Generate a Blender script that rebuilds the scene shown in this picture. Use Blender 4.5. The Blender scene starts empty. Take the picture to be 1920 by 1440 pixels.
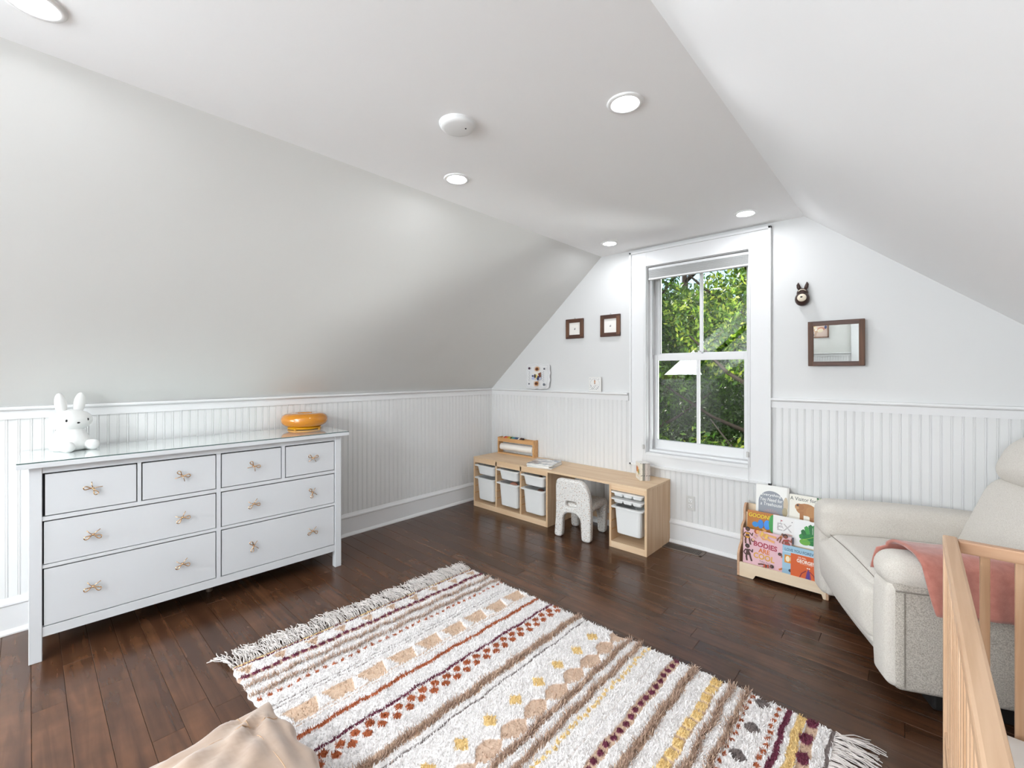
import bpy, bmesh, math, random
import numpy as np
from math import sin, cos, pi, radians, sqrt, atan2
from mathutils import Vector, Matrix

S = bpy.context.scene
COL = S.collection
rnd = random.Random(7)
rng = np.random.default_rng(7)

# ------------------------------------------------------------------ camera, world, sun, daylight stand-ins and fill lights, exposure
cam = bpy.data.cameras.new('camera')
co = bpy.data.objects.new('camera', cam); COL.objects.link(co)
co.location = (0, 0, 1.40); co.rotation_euler = (pi/2, 0, radians(42.4))
cam.sensor_width = 36; cam.lens = 828/1920*36; cam.shift_y = -23/1920; cam.clip_start = 0.02
S.camera = co

W = bpy.data.worlds.new('sky'); S.world = W; W.use_nodes = True
nt = W.node_tree; bg = nt.nodes['Background']
sky = nt.nodes.new('ShaderNodeTexSky'); sky.sky_type = 'NISHITA'; sky.sun_disc = False
sky.sun_elevation = radians(42); sky.sun_rotation = radians(150); sky.air_density = 1.2; sky.dust_density = 2.5
nt.links.new(sky.outputs[0], bg.inputs[0]); bg.inputs[1].default_value = 0.30

def lamp(name, kind, loc, direction, energy, color=(1, 1, 1), size=None, **kw):
    l = bpy.data.lights.new(name, kind); l.energy = energy; l.color = color
    o = bpy.data.objects.new(name, l); COL.objects.link(o); o.location = loc
    o.rotation_euler = Vector(direction).to_track_quat('-Z', 'Y').to_euler()
    if size: l.shape = 'RECTANGLE'; l.size, l.size_y = size
    for k, v in kw.items(): setattr(l, k, v)
    return o
lamp('sun', 'SUN', (-8, 5, 12), (.80, -.42, -.80), 6.5, (1, .95, .86), angle=radians(.6))
lamp('dormer_stand_in_light', 'AREA', (-3.66, -1.2, 1.80), (1, 0.5, .55), 95, (.88, .95, 1), (1.30, 1.02))  # added area light standing in for daylight at the unseen dormer
lamp('rear_window_stand_in_light', 'AREA', (-2.45, -4.29, 1.45), (.1, 1, 1.3), 138, (.88, .95, 1), (1.0, 1.4))  # unseen rear window; an invented area light stands in for its daylight
lamp('rear_side_fill_light', 'AREA', (.10, -4.05, 1.35), (-.8, 1, 1.0), 98, (.88, .95, 1), (0.7, 1.4))  # invented fill light in the unseen rear; no window is built here

lamp('rear_room_fill_light', 'AREA', (-1.35, -2.3, 2.34), (-.05, .85, -.6), 70, (.90, .96, 1), (1.5, .7), use_shadow=True)  # soft fill added in the unseen rear half of the room
lamp('outdoor_fill_light', 'AREA', (1.3, 6.2, -.6), (-2.6, -2.6, 1.9), 950, (.95, .98, 1), (3, 3))  # made-up outdoor fill, out of view, lifts the far ceiling through the window
S.cycles.caustics_reflective = False; S.cycles.caustics_refractive = False
S.view_settings.view_transform = 'Standard'; S.view_settings.look = 'None'
S.view_settings.gamma = 1; S.view_settings.use_curve_mapping = False
S.view_settings.exposure = 0.19

# ------------------------------------------------------------------ helpers
def lin(c):
    if isinstance(c, str): c = tuple(int(c[i:i+2], 16) for i in (0, 2, 4))
    return tuple(((v/255)/12.92 if v/255 <= .04045 else ((v/255+.055)/1.055)**2.4) for v in c)

def mat(name, color, rough=.5, metal=0., coat=0., bump=None, bdist=.002, var=None, spec=.5, sheen=0., emit=None, trans=0, ior=1.45, sss=0):
    """bump=(scale,detail,strength); var=(scale, colour2, low, high) mottles the colour"""
    m = bpy.data.materials.new(name); m.use_nodes = True; t = m.node_tree; b = t.nodes['Principled BSDF']
    c = (*lin(color), 1); b.inputs['Base Color'].default_value = c
    b.inputs['Roughness'].default_value = rough; b.inputs['Metallic'].default_value = metal
    b.inputs['Coat Weight'].default_value = coat; b.inputs['Specular IOR Level'].default_value = spec
    b.inputs['Sheen Weight'].default_value = sheen; b.inputs['Transmission Weight'].default_value = trans
    b.inputs['IOR'].default_value = ior; b.inputs['Subsurface Weight'].default_value = sss
    tc = t.nodes.new('ShaderNodeTexCoord')
    if bump:
        n = t.nodes.new('ShaderNodeTexNoise'); n.inputs['Scale'].default_value = bump[0]; n.inputs['Detail'].default_value = bump[1]
        t.links.new(tc.outputs['Object'], n.inputs['Vector'])
        bp = t.nodes.new('ShaderNodeBump'); bp.inputs['Strength'].default_value = bump[2]; bp.inputs['Distance'].default_value = bdist
        t.links.new(n.outputs[0], bp.inputs['Height']); t.links.new(bp.outputs[0], b.inputs['Normal'])
    if var:
        n = t.nodes.new('ShaderNodeTexNoise'); n.inputs['Scale'].default_value = var[0]; n.inputs['Detail'].default_value = 4
        t.links.new(tc.outputs['Object'], n.inputs['Vector'])
        r = t.nodes.new('ShaderNodeValToRGB'); r.color_ramp.elements[0].position = var[2]; r.color_ramp.elements[1].position = var[3]
        r.color_ramp.elements[0].color = c; r.color_ramp.elements[1].color = (*lin(var[1]), 1)
        t.links.new(n.outputs[0], r.inputs[0]); t.links.new(r.outputs[0], b.inputs['Base Color'])
    if emit:
        b.inputs['Emission Color'].default_value = (*lin(emit[0]), 1); b.inputs['Emission Strength'].default_value = emit[1]
    return m

def wood(name, c1, c2, axis=0, scale=26, stretch=.06, rough=.45, obj_random=0., bump=.15, blotch=None, coat=0.):
    m = bpy.data.materials.new(name); m.use_nodes = True; t = m.node_tree; L = t.links; b = t.nodes['Principled BSDF']
    b.inputs['Roughness'].default_value = rough; b.inputs['Coat Weight'].default_value = coat; b.inputs['Coat Roughness'].default_value = .2
    tc = t.nodes.new('ShaderNodeTexCoord'); mp = t.nodes.new('ShaderNodeMapping')
    sc = [1, 1, 1]; sc[axis] = stretch; mp.inputs['Scale'].default_value = sc
    oi = t.nodes.new('ShaderNodeObjectInfo')
    add = t.nodes.new('ShaderNodeVectorMath'); add.operation = 'MULTIPLY_ADD'
    add.inputs[1].default_value = (1, 1, 1); L.new(tc.outputs['Object'], add.inputs[0])
    cb = t.nodes.new('ShaderNodeCombineXYZ'); mu = t.nodes.new('ShaderNodeMath'); mu.operation = 'MULTIPLY'; mu.inputs[1].default_value = 31.7
    L.new(oi.outputs['Random'], mu.inputs[0])
    for i in range(3): L.new(mu.outputs[0], cb.inputs[i])
    L.new(cb.outputs[0], add.inputs[2]); L.new(add.outputs[0], mp.inputs['Vector'])
    n = t.nodes.new('ShaderNodeTexNoise'); n.inputs['Scale'].default_value = scale; n.inputs['Detail'].default_value = 5; n.inputs['Distortion'].default_value = .6
    L.new(mp.outputs[0], n.inputs['Vector'])
    r = t.nodes.new('ShaderNodeValToRGB'); r.color_ramp.elements[0].position = .34; r.color_ramp.elements[1].position = .66
    r.color_ramp.elements[0].color = (*lin(c1), 1); r.color_ramp.elements[1].color = (*lin(c2), 1)
    L.new(n.outputs[0], r.inputs[0]); out = r.outputs[0]
    if blotch:
        n2 = t.nodes.new('ShaderNodeTexNoise'); n2.inputs['Scale'].default_value = 7; n2.inputs['Detail'].default_value = 3
        L.new(add.outputs[0], n2.inputs['Vector'])
        r2 = t.nodes.new('ShaderNodeValToRGB'); r2.color_ramp.elements[0].position = .30; r2.color_ramp.elements[1].position = .95
        L.new(n2.outputs[0], r2.inputs[0])
        mx = t.nodes.new('ShaderNodeMix'); mx.data_type = 'RGBA'; mx.inputs['B'].default_value = (*lin(blotch), 1)
        L.new(r2.outputs[0], mx.inputs['Factor']); L.new(out, mx.inputs['A']); out = mx.outputs['Result']
    if obj_random:
        hs = t.nodes.new('ShaderNodeHueSaturation'); mr = t.nodes.new('ShaderNodeMapRange')
        mr.inputs['To Min'].default_value = 1-obj_random; mr.inputs['To Max'].default_value = 1+obj_random
        L.new(oi.outputs['Random'], mr.inputs['Value']); L.new(mr.outputs[0], hs.inputs['Value']); L.new(out, hs.inputs['Color']); out = hs.outputs[0]
    L.new(out, b.inputs['Base Color'])
    bp = t.nodes.new('ShaderNodeBump'); bp.inputs['Strength'].default_value = bump; bp.inputs['Distance'].default_value = .0006
    L.new(n.outputs[0], bp.inputs['Height']); L.new(bp.outputs[0], b.inputs['Normal'])
    return m

M = dict(
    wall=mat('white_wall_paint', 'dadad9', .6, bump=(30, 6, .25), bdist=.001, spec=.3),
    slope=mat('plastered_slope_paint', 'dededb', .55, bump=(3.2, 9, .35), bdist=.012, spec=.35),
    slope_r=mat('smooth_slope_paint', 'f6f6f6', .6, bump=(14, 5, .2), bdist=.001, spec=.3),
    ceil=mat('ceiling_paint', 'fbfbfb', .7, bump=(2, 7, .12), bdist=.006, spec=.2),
    trim=mat('white_trim_gloss', 'e3e3e3', .5),
    bead=mat('white_bead_board_paint', 'e0e0df', .38),
    furn=mat('dresser_white_paint', 'd0d2d4', .38),
    gap=mat('drawer_gap_painted_shade', '3a3a3c', .8),  # dark colour paints the shade inside the drawer gaps
    gold=mat('rose_gold_metal', 'd9b48c', .22, metal=1.),
    glass_top=mat('clear_glass_sheet', 'e8f1ee', .03, coat=0, spec=.8),
    floorgap=mat('dark_subfloor', '1d130e', .8),
    plank=wood('dark_hardwood', '442b1d', '61402b', axis=0, scale=24, stretch=.07, rough=.25, obj_random=.20, bump=.08, blotch='3b271a'),
    pine=wood('pale_pine', 'd9b893', 'e4c9a8', axis=0, scale=30, stretch=.05, rough=.5),
    pine_v=wood('pale_pine_upright', 'd2ad86', 'e2c5a2', axis=2, scale=34, stretch=.05, rough=.5),
    amberwood=wood('honey_pine', 'c79560', 'd9ab78', axis=0, scale=34, stretch=.06, rough=.5),
    beech_y=wood('beech_lengthwise', 'c39c78', 'd6b392', axis=1, scale=30, stretch=.05, rough=.4),
    beech_x=wood('beech_crosswise', 'bd9272', 'cfa888', axis=0, scale=30, stretch=.05, rough=.4),
    beech_z=wood('beech_upright', 'c49c79', 'dab898', axis=2, scale=30, stretch=.05, rough=.4),
    birch=wood('pale_birch', 'e0c8a8', 'ecd8bd', axis=0, scale=20, stretch=.1, rough=.5),
    birch_e=wood('birch_edge', 'b98f70', 'cda888', axis=1, scale=40, stretch=.2, rough=.6),
    bin=mat('white_matt_plastic', 'ebebe9', .35),
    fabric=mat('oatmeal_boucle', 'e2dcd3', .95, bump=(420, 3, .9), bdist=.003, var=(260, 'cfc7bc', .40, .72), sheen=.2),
    fabric_s=mat('oatmeal_boucle_painted_shade', 'd2cabf', .95, bump=(380, 3, 1.), bdist=.004, var=(240, 'a39a8e', .38, .68), sheen=.2),  # darker copy of the boucle; shade on the near arm put into colour
    seam=mat('seam_thread', '8b837a', .9),
    dark=mat('dark_plastic', '1a1817', .6),
    throw=mat('dusty_pink_wool', 'b9796b', .95, bump=(300, 4, .6), bdist=.002, var=(40, 'aa695b', .35, .7), sheen=.5),
    velvet=mat('beige_velvet', 'a8917f', .8, sheen=.4, bump=(12, 4, .3), bdist=.006, var=(9, '9b8371', .4, .7)),
    amber=mat('amber_glass', 'c67d0e', .12, coat=.6, spec=.6, sss=0),
    amber_y=mat('amber_plastic', 'cf9410', .25),
    rabbit=mat('white_silicone', 'e9e9e7', .45),
    black=mat('black_print', '171615', .5),
    darkwood=wood('dark_walnut_frame', '3d241a', '5c3a29', axis=0, scale=40, stretch=.1, rough=.5),
    darkwood_z=wood('rustic_dark_frame', '4a3020', '6e4a33', axis=2, scale=30, stretch=.08, rough=.6, bump=.6),
    paper=mat('white_paper', 'f2efe9', .7),
    mirror=mat('mirror_silver', 'd6d8d7', .01, metal=1.),
    vent=mat('bronze_register_metal', '77695e', .4, metal=.6),
    outlet=mat('outlet_plastic', 'cfcecb', .3),
    smoke=mat('detector_plastic', 'eeeeed', .4),
    lamp_on=mat('lit_diffuser', 'ffffff', .5, emit=('f6f9ff', 135.)),
    shade=mat('grey_cellular_fabric', 'b4b4b3', .8),
    ceramic=mat('glazed_dark_brown', '3a2620', .35),
    cream=mat('cream_glaze', 'e2d6c2', .4),
    mattress=mat('white_sheet', 'ece9e4', .8, bump=(20, 4, .3)),
    toy_p=mat('pink_plush', 'b9806c', .9), toy_b=mat('brown_plush', '6d4a3c', .9),
    bark=mat('tree_bark', '362c24', .9, bump=(20, 5, .6), bdist=.02),
    grass=mat('lawn_green', '3c5a22', .9, var=(3, '5d7a2c', .4, .6)),
    fence=mat('weathered_fence', 'a7a49b', .8),
)
def mix_glass():
    m = bpy.data.materials.new('window_glass'); m.use_nodes = True; t = m.node_tree; t.nodes.clear()
    o = t.nodes.new('ShaderNodeOutputMaterial'); mx = t.nodes.new('ShaderNodeMixShader'); tr = t.nodes.new('ShaderNodeBsdfTransparent')
    gl = t.nodes.new('ShaderNodeBsdfGlossy'); gl.inputs['Roughness'].default_value = .0
    fr = t.nodes.new('ShaderNodeFresnel'); fr.inputs[0].default_value = 1.5
    tr.inputs[0].default_value = (.97, .98, .97, 1)
    t.links.new(fr.outputs[0], mx.inputs[0]); t.links.new(tr.outputs[0], mx.inputs[1]); t.links.new(gl.outputs[0], mx.inputs[2]); t.links.new(mx.outputs[0], o.inputs[0])
    return m
M['pane'] = mix_glass()
def print_mat(name='colour_print', rough=.45, bump=None):
    m = bpy.data.materials.new(name); m.use_nodes = True; t = m.node_tree; b = t.nodes['Principled BSDF']
    a = t.nodes.new('ShaderNodeVertexColor'); a.layer_name = 'Col'; t.links.new(a.outputs[0], b.inputs['Base Color'])
    b.inputs['Roughness'].default_value = rough
    return m
M['print'] = print_mat(); M['yarn'] = print_mat('rug_yarn', .95)
def terrazzo():
    m = bpy.data.materials.new('speckled_recycled_plastic'); m.use_nodes = True; t = m.node_tree; L = t.links; b = t.nodes['Principled BSDF']
    b.inputs['Roughness'].default_value = .5
    tc = t.nodes.new('ShaderNodeTexCoord'); out = None
    base = t.nodes.new('ShaderNodeRGB'); base.outputs[0].default_value = (*lin('dddad5'), 1); out = base.outputs[0]
    for k, (sc, col, th) in enumerate(((70, '9c958e', .22), (50, 'c0a48e', .20), (58, 'f6f3ee', .20), (44, '4a4b50', .13))):
        v = t.nodes.new('ShaderNodeTexVoronoi'); v.inputs['Scale'].default_value = sc
        mp = t.nodes.new('ShaderNodeMapping'); mp.inputs['Location'].default_value = (k*3.1, k*1.7, k); L.new(tc.outputs['Object'], mp.inputs[0]); L.new(mp.outputs[0], v.inputs['Vector'])
        lt = t.nodes.new('ShaderNodeMath'); lt.operation = 'LESS_THAN'; lt.inputs[1].default_value = th; L.new(v.outputs['Distance'], lt.inputs[0])
        mx = t.nodes.new('ShaderNodeMix'); mx.data_type = 'RGBA'; mx.inputs['B'].default_value = (*lin(col), 1)
        L.new(lt.outputs[0], mx.inputs['Factor']); L.new(out, mx.inputs['A']); out = mx.outputs['Result']
    L.new(out, b.inputs['Base Color']); return m
M['terrazzo'] = terrazzo()
def leafmat(name, c):
    m = bpy.data.materials.new(name); m.use_nodes = True; t = m.node_tree; L = t.links; b = t.nodes['Principled BSDF']; o = t.nodes['Material Output']
    a = t.nodes.new('ShaderNodeVertexColor'); a.layer_name = 'Col'; L.new(a.outputs[0], b.inputs['Base Color']); b.inputs['Roughness'].default_value = .4
    tl = t.nodes.new('ShaderNodeBsdfTranslucent'); L.new(a.outputs[0], tl.inputs[0])
    mx = t.nodes.new('ShaderNodeMixShader'); mx.inputs[0].default_value = .45
    L.new(b.outputs[0], mx.inputs[1]); L.new(tl.outputs[0], mx.inputs[2]); L.new(mx.outputs[0], o.inputs[0]); return m
M['leaf'] = leafmat('sunlit_leaf', '6a8f2f')

def link(name, me, m=None, parent=None, smooth=False, loc=None, rot=None):
    if m is not None and not me.materials: me.materials.append(m)
    if smooth: me.shade_smooth()
    o = bpy.data.objects.new(name, me); COL.objects.link(o)
    if parent: o.parent = parent
    if loc is not None: o.location = loc
    if rot is not None: o.rotation_euler = rot
    return o
def build(name, bm, m, parent=None, smooth=False, loc=None, rot=None):
    me = bpy.data.meshes.new(name); bmesh.ops.recalc_face_normals(bm, faces=bm.faces); bm.to_mesh(me); bm.free()
    return link(name, me, m, parent, smooth, loc, rot)
def root(name, label, cat, loc=(0, 0, 0), rz=0, group=None, rot=None):
    o = bpy.data.objects.new(name, None); COL.objects.link(o); o.location = loc; o.rotation_euler = rot or (0, 0, rz); o.empty_display_size = .1
    return tag(o, label, cat, group)
def tag(o, label=None, cat=None, group=None, kind=None):
    if label: o['label'] = label
    if cat: o['category'] = cat
    if group: o['group'] = group
    if kind: o['kind'] = kind
    return o
def struct(o, label=None):
    o['kind'] = 'structure'
    if label: o['label'] = label
    return o
def sroot(name, loc=(0, 0, 0)):
    o = bpy.data.objects.new(name, None); COL.objects.link(o); o.location = loc; o['kind'] = 'structure'; return o
def B(): return bmesh.new()
def box(bm, x0, x1, y0, y1, z0, z1, mtx=None, bevel=0):
    t = bmesh.new()
    bmesh.ops.create_cube(t, size=1, matrix=Matrix.Translation(((x0+x1)/2, (y0+y1)/2, (z0+z1)/2)) @ Matrix.Diagonal((abs(x1-x0), abs(y1-y0), abs(z1-z0), 1)))
    if bevel: bmesh.ops.bevel(t, geom=t.edges[:], offset=bevel, segments=2, profile=.6, affect='EDGES')
    if mtx: bmesh.ops.transform(t, matrix=mtx, verts=t.verts)
    merge(bm, t); return bm
def merge(bm, t):
    me = bpy.data.meshes.new('tmp'); t.to_mesh(me); t.free(); bm.from_mesh(me); bpy.data.meshes.remove(me)
def cyl(bm, c, r, h, axis='Z', seg=24, r2=None, bevel=0):
    rot = {'Z': Matrix(), 'X': Matrix.Rotation(pi/2, 4, 'Y'), 'Y': Matrix.Rotation(pi/2, 4, 'X')}[axis]
    t = bmesh.new(); bmesh.ops.create_cone(t, cap_ends=True, segments=seg, radius1=r, radius2=r if r2 is None else r2, depth=h, matrix=Matrix.Translation(c) @ rot)
    if bevel:
        es = [e for e in t.edges if len(e.link_faces) == 2 and any(len(f.verts) > 4 for f in e.link_faces)]
        bmesh.ops.bevel(t, geom=es, offset=bevel, segments=3, affect='EDGES')
    merge(bm, t); return bm
def ball(bm, c, r, sx=1, sy=1, sz=1, seg=20, rot=None):
    m = Matrix.Translation(c) @ (rot.to_4x4() if rot else Matrix()) @ Matrix.Diagonal((sx*r, sy*r, sz*r, 1))
    bmesh.ops.create_uvsphere(bm, u_segments=seg, v_segments=seg*2//3, radius=1, matrix=m); return bm
def prism(bm, pts, off):
    a = [bm.verts.new(p) for p in pts]; b = [bm.verts.new(Vector(p)+Vector(off)) for p in pts]
    bm.faces.new(a); bm.faces.new(b[::-1]); n = len(pts)
    for i in range(n): bm.faces.new((a[i], a[(i+1) % n], b[(i+1) % n], b[i]))
    return bm
def lathe(bm, prof, c=(0, 0, 0), seg=40):
    rings = []
    for r, z in prof:
        rings.append([bm.verts.new((c[0]+r*cos(2*pi*i/seg), c[1]+r*sin(2*pi*i/seg), c[2]+z)) for i in range(seg)] if r > 1e-6 else [bm.verts.new((c[0], c[1], c[2]+z))])
    for a, b in zip(rings, rings[1:]):
        for i in range(seg):
            j = (i+1) % seg
            if len(a) == 1 and len(b) == 1: continue
            if len(a) == 1: bm.faces.new((a[0], b[j], b[i]))
            elif len(b) == 1: bm.faces.new((a[i], a[j], b[0]))
            else: bm.faces.new((a[i], a[j], b[j], b[i]))
    return bm
def tube(bm, pts, r, seg=6, closed=False, flat=1.):
    pts = [Vector(p) for p in pts]; n = len(pts); rings = []
    for i, p in enumerate(pts):
        a = pts[(i-1) % n] if closed or i else p; b = pts[(i+1) % n] if closed or i < n-1 else p
        d = (b-a).normalized(); up = Vector((0, 0, 1)) if abs(d.z) < .9 else Vector((1, 0, 0))
        u = d.cross(up).normalized(); v = u.cross(d)
        rr = r[i] if isinstance(r, (list, tuple)) else r
        rings.append([bm.verts.new(p+u*rr*cos(2*pi*k/seg)+v*rr*flat*sin(2*pi*k/seg)) for k in range(seg)])
    for i in range(n if closed else n-1):
        a, b = rings[i], rings[(i+1) % n]
        for k in range(seg): bm.faces.new((a[k], a[(k+1) % seg], b[(k+1) % seg], b[k]))
    if not closed: bm.faces.new(rings[0][::-1]); bm.faces.new(rings[-1])
    return bm
def softbox(bm, x0, x1, y0, y1, z0, z1, r, bulge=(0, 0, 0), n=7, k=3, noise=0, fn=None):
    """upholstered block: rounded edges, faces swelling outward"""
    h = [(x1-x0)/2, (y1-y0)/2, (z1-z0)/2]; c = Vector(((x0+x1)/2, (y0+y1)/2, (z0+z1)/2))
    r = min(r, *[q*.98 for q in h])
    ax = []
    for q in h:
        e = [-(q-r)-r*math.tan(pi/4*(1-i/k)) for i in range(k)]; mid = [-(q-r)+2*(q-r)*i/n for i in range(n+1)]
        ax.append(e+mid+[-v for v in e[::-1]])
    t = bmesh.new()
    for a in range(3):
        u, v = (a+1) % 3, (a+2) % 3
        for s in (-1, 1):
            g = []
            for pu in ax[u]:
                row = []
                for pv in ax[v]:
                    p = [0, 0, 0]; p[a] = s*h[a]; p[u] = pu; p[v] = pv
                    inner = Vector([max(-(h[i]-r), min(h[i]-r, p[i])) for i in range(3)]); d = Vector(p)-inner
                    q = inner+d.normalized()*r
                    for i in range(3):
                        if bulge[i]:
                            w1, w2 = [j for j in range(3) if j != i]
                            q[i] += bulge[i]*(q[i]/h[i])*max(0, cos(pi/2*min(1, abs(q[w1]/h[w1]))))**.6*max(0, cos(pi/2*min(1, abs(q[w2]/h[w2]))))**.6
                    q = q+c
                    if fn: q = Vector(fn(q))
                    row.append(t.verts.new(q))
                g.append(row)
            for i in range(len(g)-1):
                for j in range(len(g[0])-1):
                    f = (g[i][j], g[i+1][j], g[i+1][j+1], g[i][j+1]); t.faces.new(f if s > 0 else f[::-1])
    bmesh.ops.remove_doubles(t, verts=t.verts, dist=1e-5)
    merge(bm, t); return bm
def plate(name, outlines, thick, bevel, m, parent, mtx=None, res=2):
    """flat board cut from one outline with holes, in the local x-z plane, thickness along y"""
    cu = bpy.data.curves.new(name, 'CURVE'); cu.dimensions = '2D'; cu.fill_mode = 'BOTH'; cu.extrude = thick/2-bevel; cu.bevel_depth = bevel; cu.bevel_resolution = res; cu.offset = -bevel
    for pts in outlines:
        sp = cu.splines.new('POLY'); sp.points.add(len(pts)-1); sp.use_cyclic_u = True
        for q, (x, z) in zip(sp.points, pts): q.co = (x, z, 0, 1)
    t = bpy.data.objects.new('tmp', cu); COL.objects.link(t); dg = bpy.context.evaluated_depsgraph_get()
    me = bpy.data.meshes.new_from_object(t.evaluated_get(dg)); bpy.data.objects.remove(t); bpy.data.curves.remove(cu)
    me.transform(Matrix.Rotation(pi/2, 4, 'X'))
    if mtx: me.transform(mtx)
    me.materials.clear(); me.name = name
    return link(name, me, m, parent)
def roundpoly(pts, r, n=5):
    out = []
    for i, p in enumerate(pts):
        p = Vector(p); a = Vector(pts[i-1]); b = Vector(pts[(i+1) % len(pts)]); rr = r[i] if isinstance(r, (list, tuple)) else r
        u = (a-p); v = (b-p); q = min(rr, u.length*.48, v.length*.48); u = p+u.normalized()*q; v = p+v.normalized()*q
        for k in range(n+1):
            s = k/n; out.append(tuple(u*(1-s)**2+p*2*s*(1-s)+v*s*s))
    return out
def ellipse(cx, cz, rx, rz, n=20, a0=0, a1=2*pi, rot=0):
    o = []
    for i in range(n):
        a = a0+(a1-a0)*i/(n if a1-a0 > 6.2 else n-1); x = rx*cos(a); z = rz*sin(a); o.append((cx+x*cos(rot)-z*sin(rot), cz+x*sin(rot)+z*cos(rot)))
    return o

class Art:
    """flat print: coloured shapes in the local x-z plane facing -y, each layer .15 mm nearer the viewer"""
    def __init__(s): s.v = []; s.f = []; s.c = []; s.k = 0
    def poly(s, pts, col):
        s.k += 1; b = len(s.v); s.v += [(x, -.00012*s.k, z) for x, z in pts]; s.f.append(list(range(b, b+len(pts)))); s.c.append((*lin(col), 1)); return s
    def rect(s, x0, x1, z0, z1, col): return s.poly([(x0, z0), (x1, z0), (x1, z1), (x0, z1)], col)
    def ell(s, cx, cz, rx, rz, col, rot=0, n=18): return s.poly(ellipse(cx, cz, rx, rz, n, rot=rot), col)
    def line(s, pts, w, col):
        for (x0, z0), (x1, z1) in zip(pts, pts[1:]):
            d = Vector((x1-x0, z1-z0)); nn = Vector((-d.y, d.x)).normalized()*w/2; d = d.normalized()*w*.3
            s.poly([(x0-d.x-nn.x, z0-d.y-nn.y), (x1+d.x-nn.x, z1+d.y-nn.y), (x1+d.x+nn.x, z1+d.y+nn.y), (x0-d.x+nn.x, z0-d.y+nn.y)], col)
        return s
    def text(s, txt, cx, cz, width, height, col, bold=0, shear=0, rot=0):
        cu = bpy.data.curves.new('t', 'FONT'); cu.body = txt; cu.align_x = 'CENTER'; cu.align_y = 'CENTER'; cu.offset = bold; cu.shear = shear; cu.resolution_u = 3
        t = bpy.data.objects.new('t', cu); COL.objects.link(t); dg = bpy.context.evaluated_depsgraph_get()
        me = bpy.data.meshes.new_from_object(t.evaluated_get(dg)); bpy.data.objects.remove(t); bpy.data.curves.remove(cu)
        if not me.vertices: return s
        xs = [v.co.x for v in me.vertices]; ys = [v.co.y for v in me.vertices]
        w, h = max(xs)-min(xs), max(ys)-min(ys); mx, my = (max(xs)+min(xs))/2, (max(ys)+min(ys))/2
        s.k += 1; b = len(s.v)
        for v in me.vertices:
            x = (v.co.x-mx)/w*width; z = (v.co.y-my)/h*height
            s.v.append((cx+x*cos(rot)-z*sin(rot), -.00012*s.k, cz+x*sin(rot)+z*cos(rot)))
        for p in me.polygons: s.f.append([b+i for i in p.vertices]); s.c.append((*lin(col), 1))
        bpy.data.meshes.remove(me); return s
    def make(s, name, parent, mtx=None, clip=None):
        me = bpy.data.meshes.new(name); me.from_pydata(s.v, [], s.f)
        ca = me.color_attributes.new('Col', 'FLOAT_COLOR', 'CORNER')
        i = 0
        for f, c in zip(s.f, s.c):
            for _ in f: ca.data[i].color = c; i += 1
        if mtx: me.transform(mtx)
        return link(name, me, M['print'], parent)

# ------------------------------------------------------------------ room shell
XL, XR, YF, YB, ZC = -3.585, 0.96, 3.585, -4.20, 2.465
XC0, XC1, ZK = -2.15, -0.56, 1.21      # ceiling edges, knee height
SL = (ZC-ZK)/(XC0-XL); ZKR = ZC-(XR-XC1)*.825
T = .08
# subfloor + planks
fl = B(); box(fl, XL-.1, XR+.1, YB-.1, YF+.1, -.08, -.0155); floor = struct(build('floor', fl, M['floorgap']))
PW = .1022
mesh_cache = {}
def plank_mesh(L, W, Hh=.015, bv=.0012):
    k = (round(L, 3), round(W, 4))
    if k not in mesh_cache:
        bm = B(); t = bv; x0, x1, y0, y1 = -L/2+.0004, L/2-.0004, -W/2+.0004, W/2-.0004
        lo = [bm.verts.new(p) for p in ((x0, y0, -Hh), (x1, y0, -Hh), (x1, y1, -Hh), (x0, y1, -Hh))]
        mi = [bm.verts.new(p) for p in ((x0, y0, -t), (x1, y0, -t), (x1, y1, -t), (x0, y1, -t))]
        hi = [bm.verts.new(p) for p in ((x0+t, y0+t, 0), (x1-t, y0+t, 0), (x1-t, y1-t, 0), (x0+t, y1-t, 0))]
        for a, b in ((lo, mi), (mi, hi)):
            for i in range(4): bm.faces.new((a[i], a[(i+1) % 4], b[(i+1) % 4], b[i]))
        bm.faces.new(hi)
        me = bpy.data.meshes.new('floor_plank'); bm.to_mesh(me); bm.free(); me.materials.append(M['plank']); mesh_cache[k] = me
    return mesh_cache[k]
y = .0082-22*PW
LENS = [.5, .8, 1.0, 1.2, 1.4, 1.7]
while y < YF:
    x = XL-rnd.random()*.5
    while x < XR:
        L = rnd.choice(LENS[1:] if y > 0 else LENS[3:])
        if x+L > XL+.05:
            x0, x1 = x, x+L
            if not (x1 < XL or y+PW < YB):
                o = link('floor_plank', plank_mesh(L, PW), None, floor, loc=((x0+x1)/2, y+PW/2, rnd.uniform(-.0002, .0002)))
        x += L
    y += PW

def gable(name, Y, dy, m, hole=None, ceiling_clip=True):
    """gable wall with one rectangular hole, thickness dy"""
    bm = B()
    def top(x): return ZK+(x-XL)*SL if x < XC0 else (ZC if x < XC1 else ZC-(x-XC1)*.825)
    def piece(x0, x1, z0, f=None):
        xs = [x0]+[q for q in (XC0, XC1) if x0 < q < x1]+[x1]
        if f is None: pts = [(x0, Y, z0), (x1, Y, z0)]+[(q, Y, top(q)) for q in reversed(xs)]
        else: pts = [(x0, Y, z0), (x1, Y, z0), (x1, Y, f), (x0, Y, f)]
        prism(bm, pts, (0, dy, 0))
    if hole:
        hx0, hx1, hz0, hz1 = hole
        piece(XL, hx0, 0); piece(hx1, XR, 0); piece(hx0, hx1, 0, hz0); piece(hx0, hx1, hz1)
    else: piece(XL, XR, 0)
    return struct(build(name, bm, m))
WX0, WX1, WZ0, WZ1 = -1.702, -.903, .700, 2.300
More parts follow.
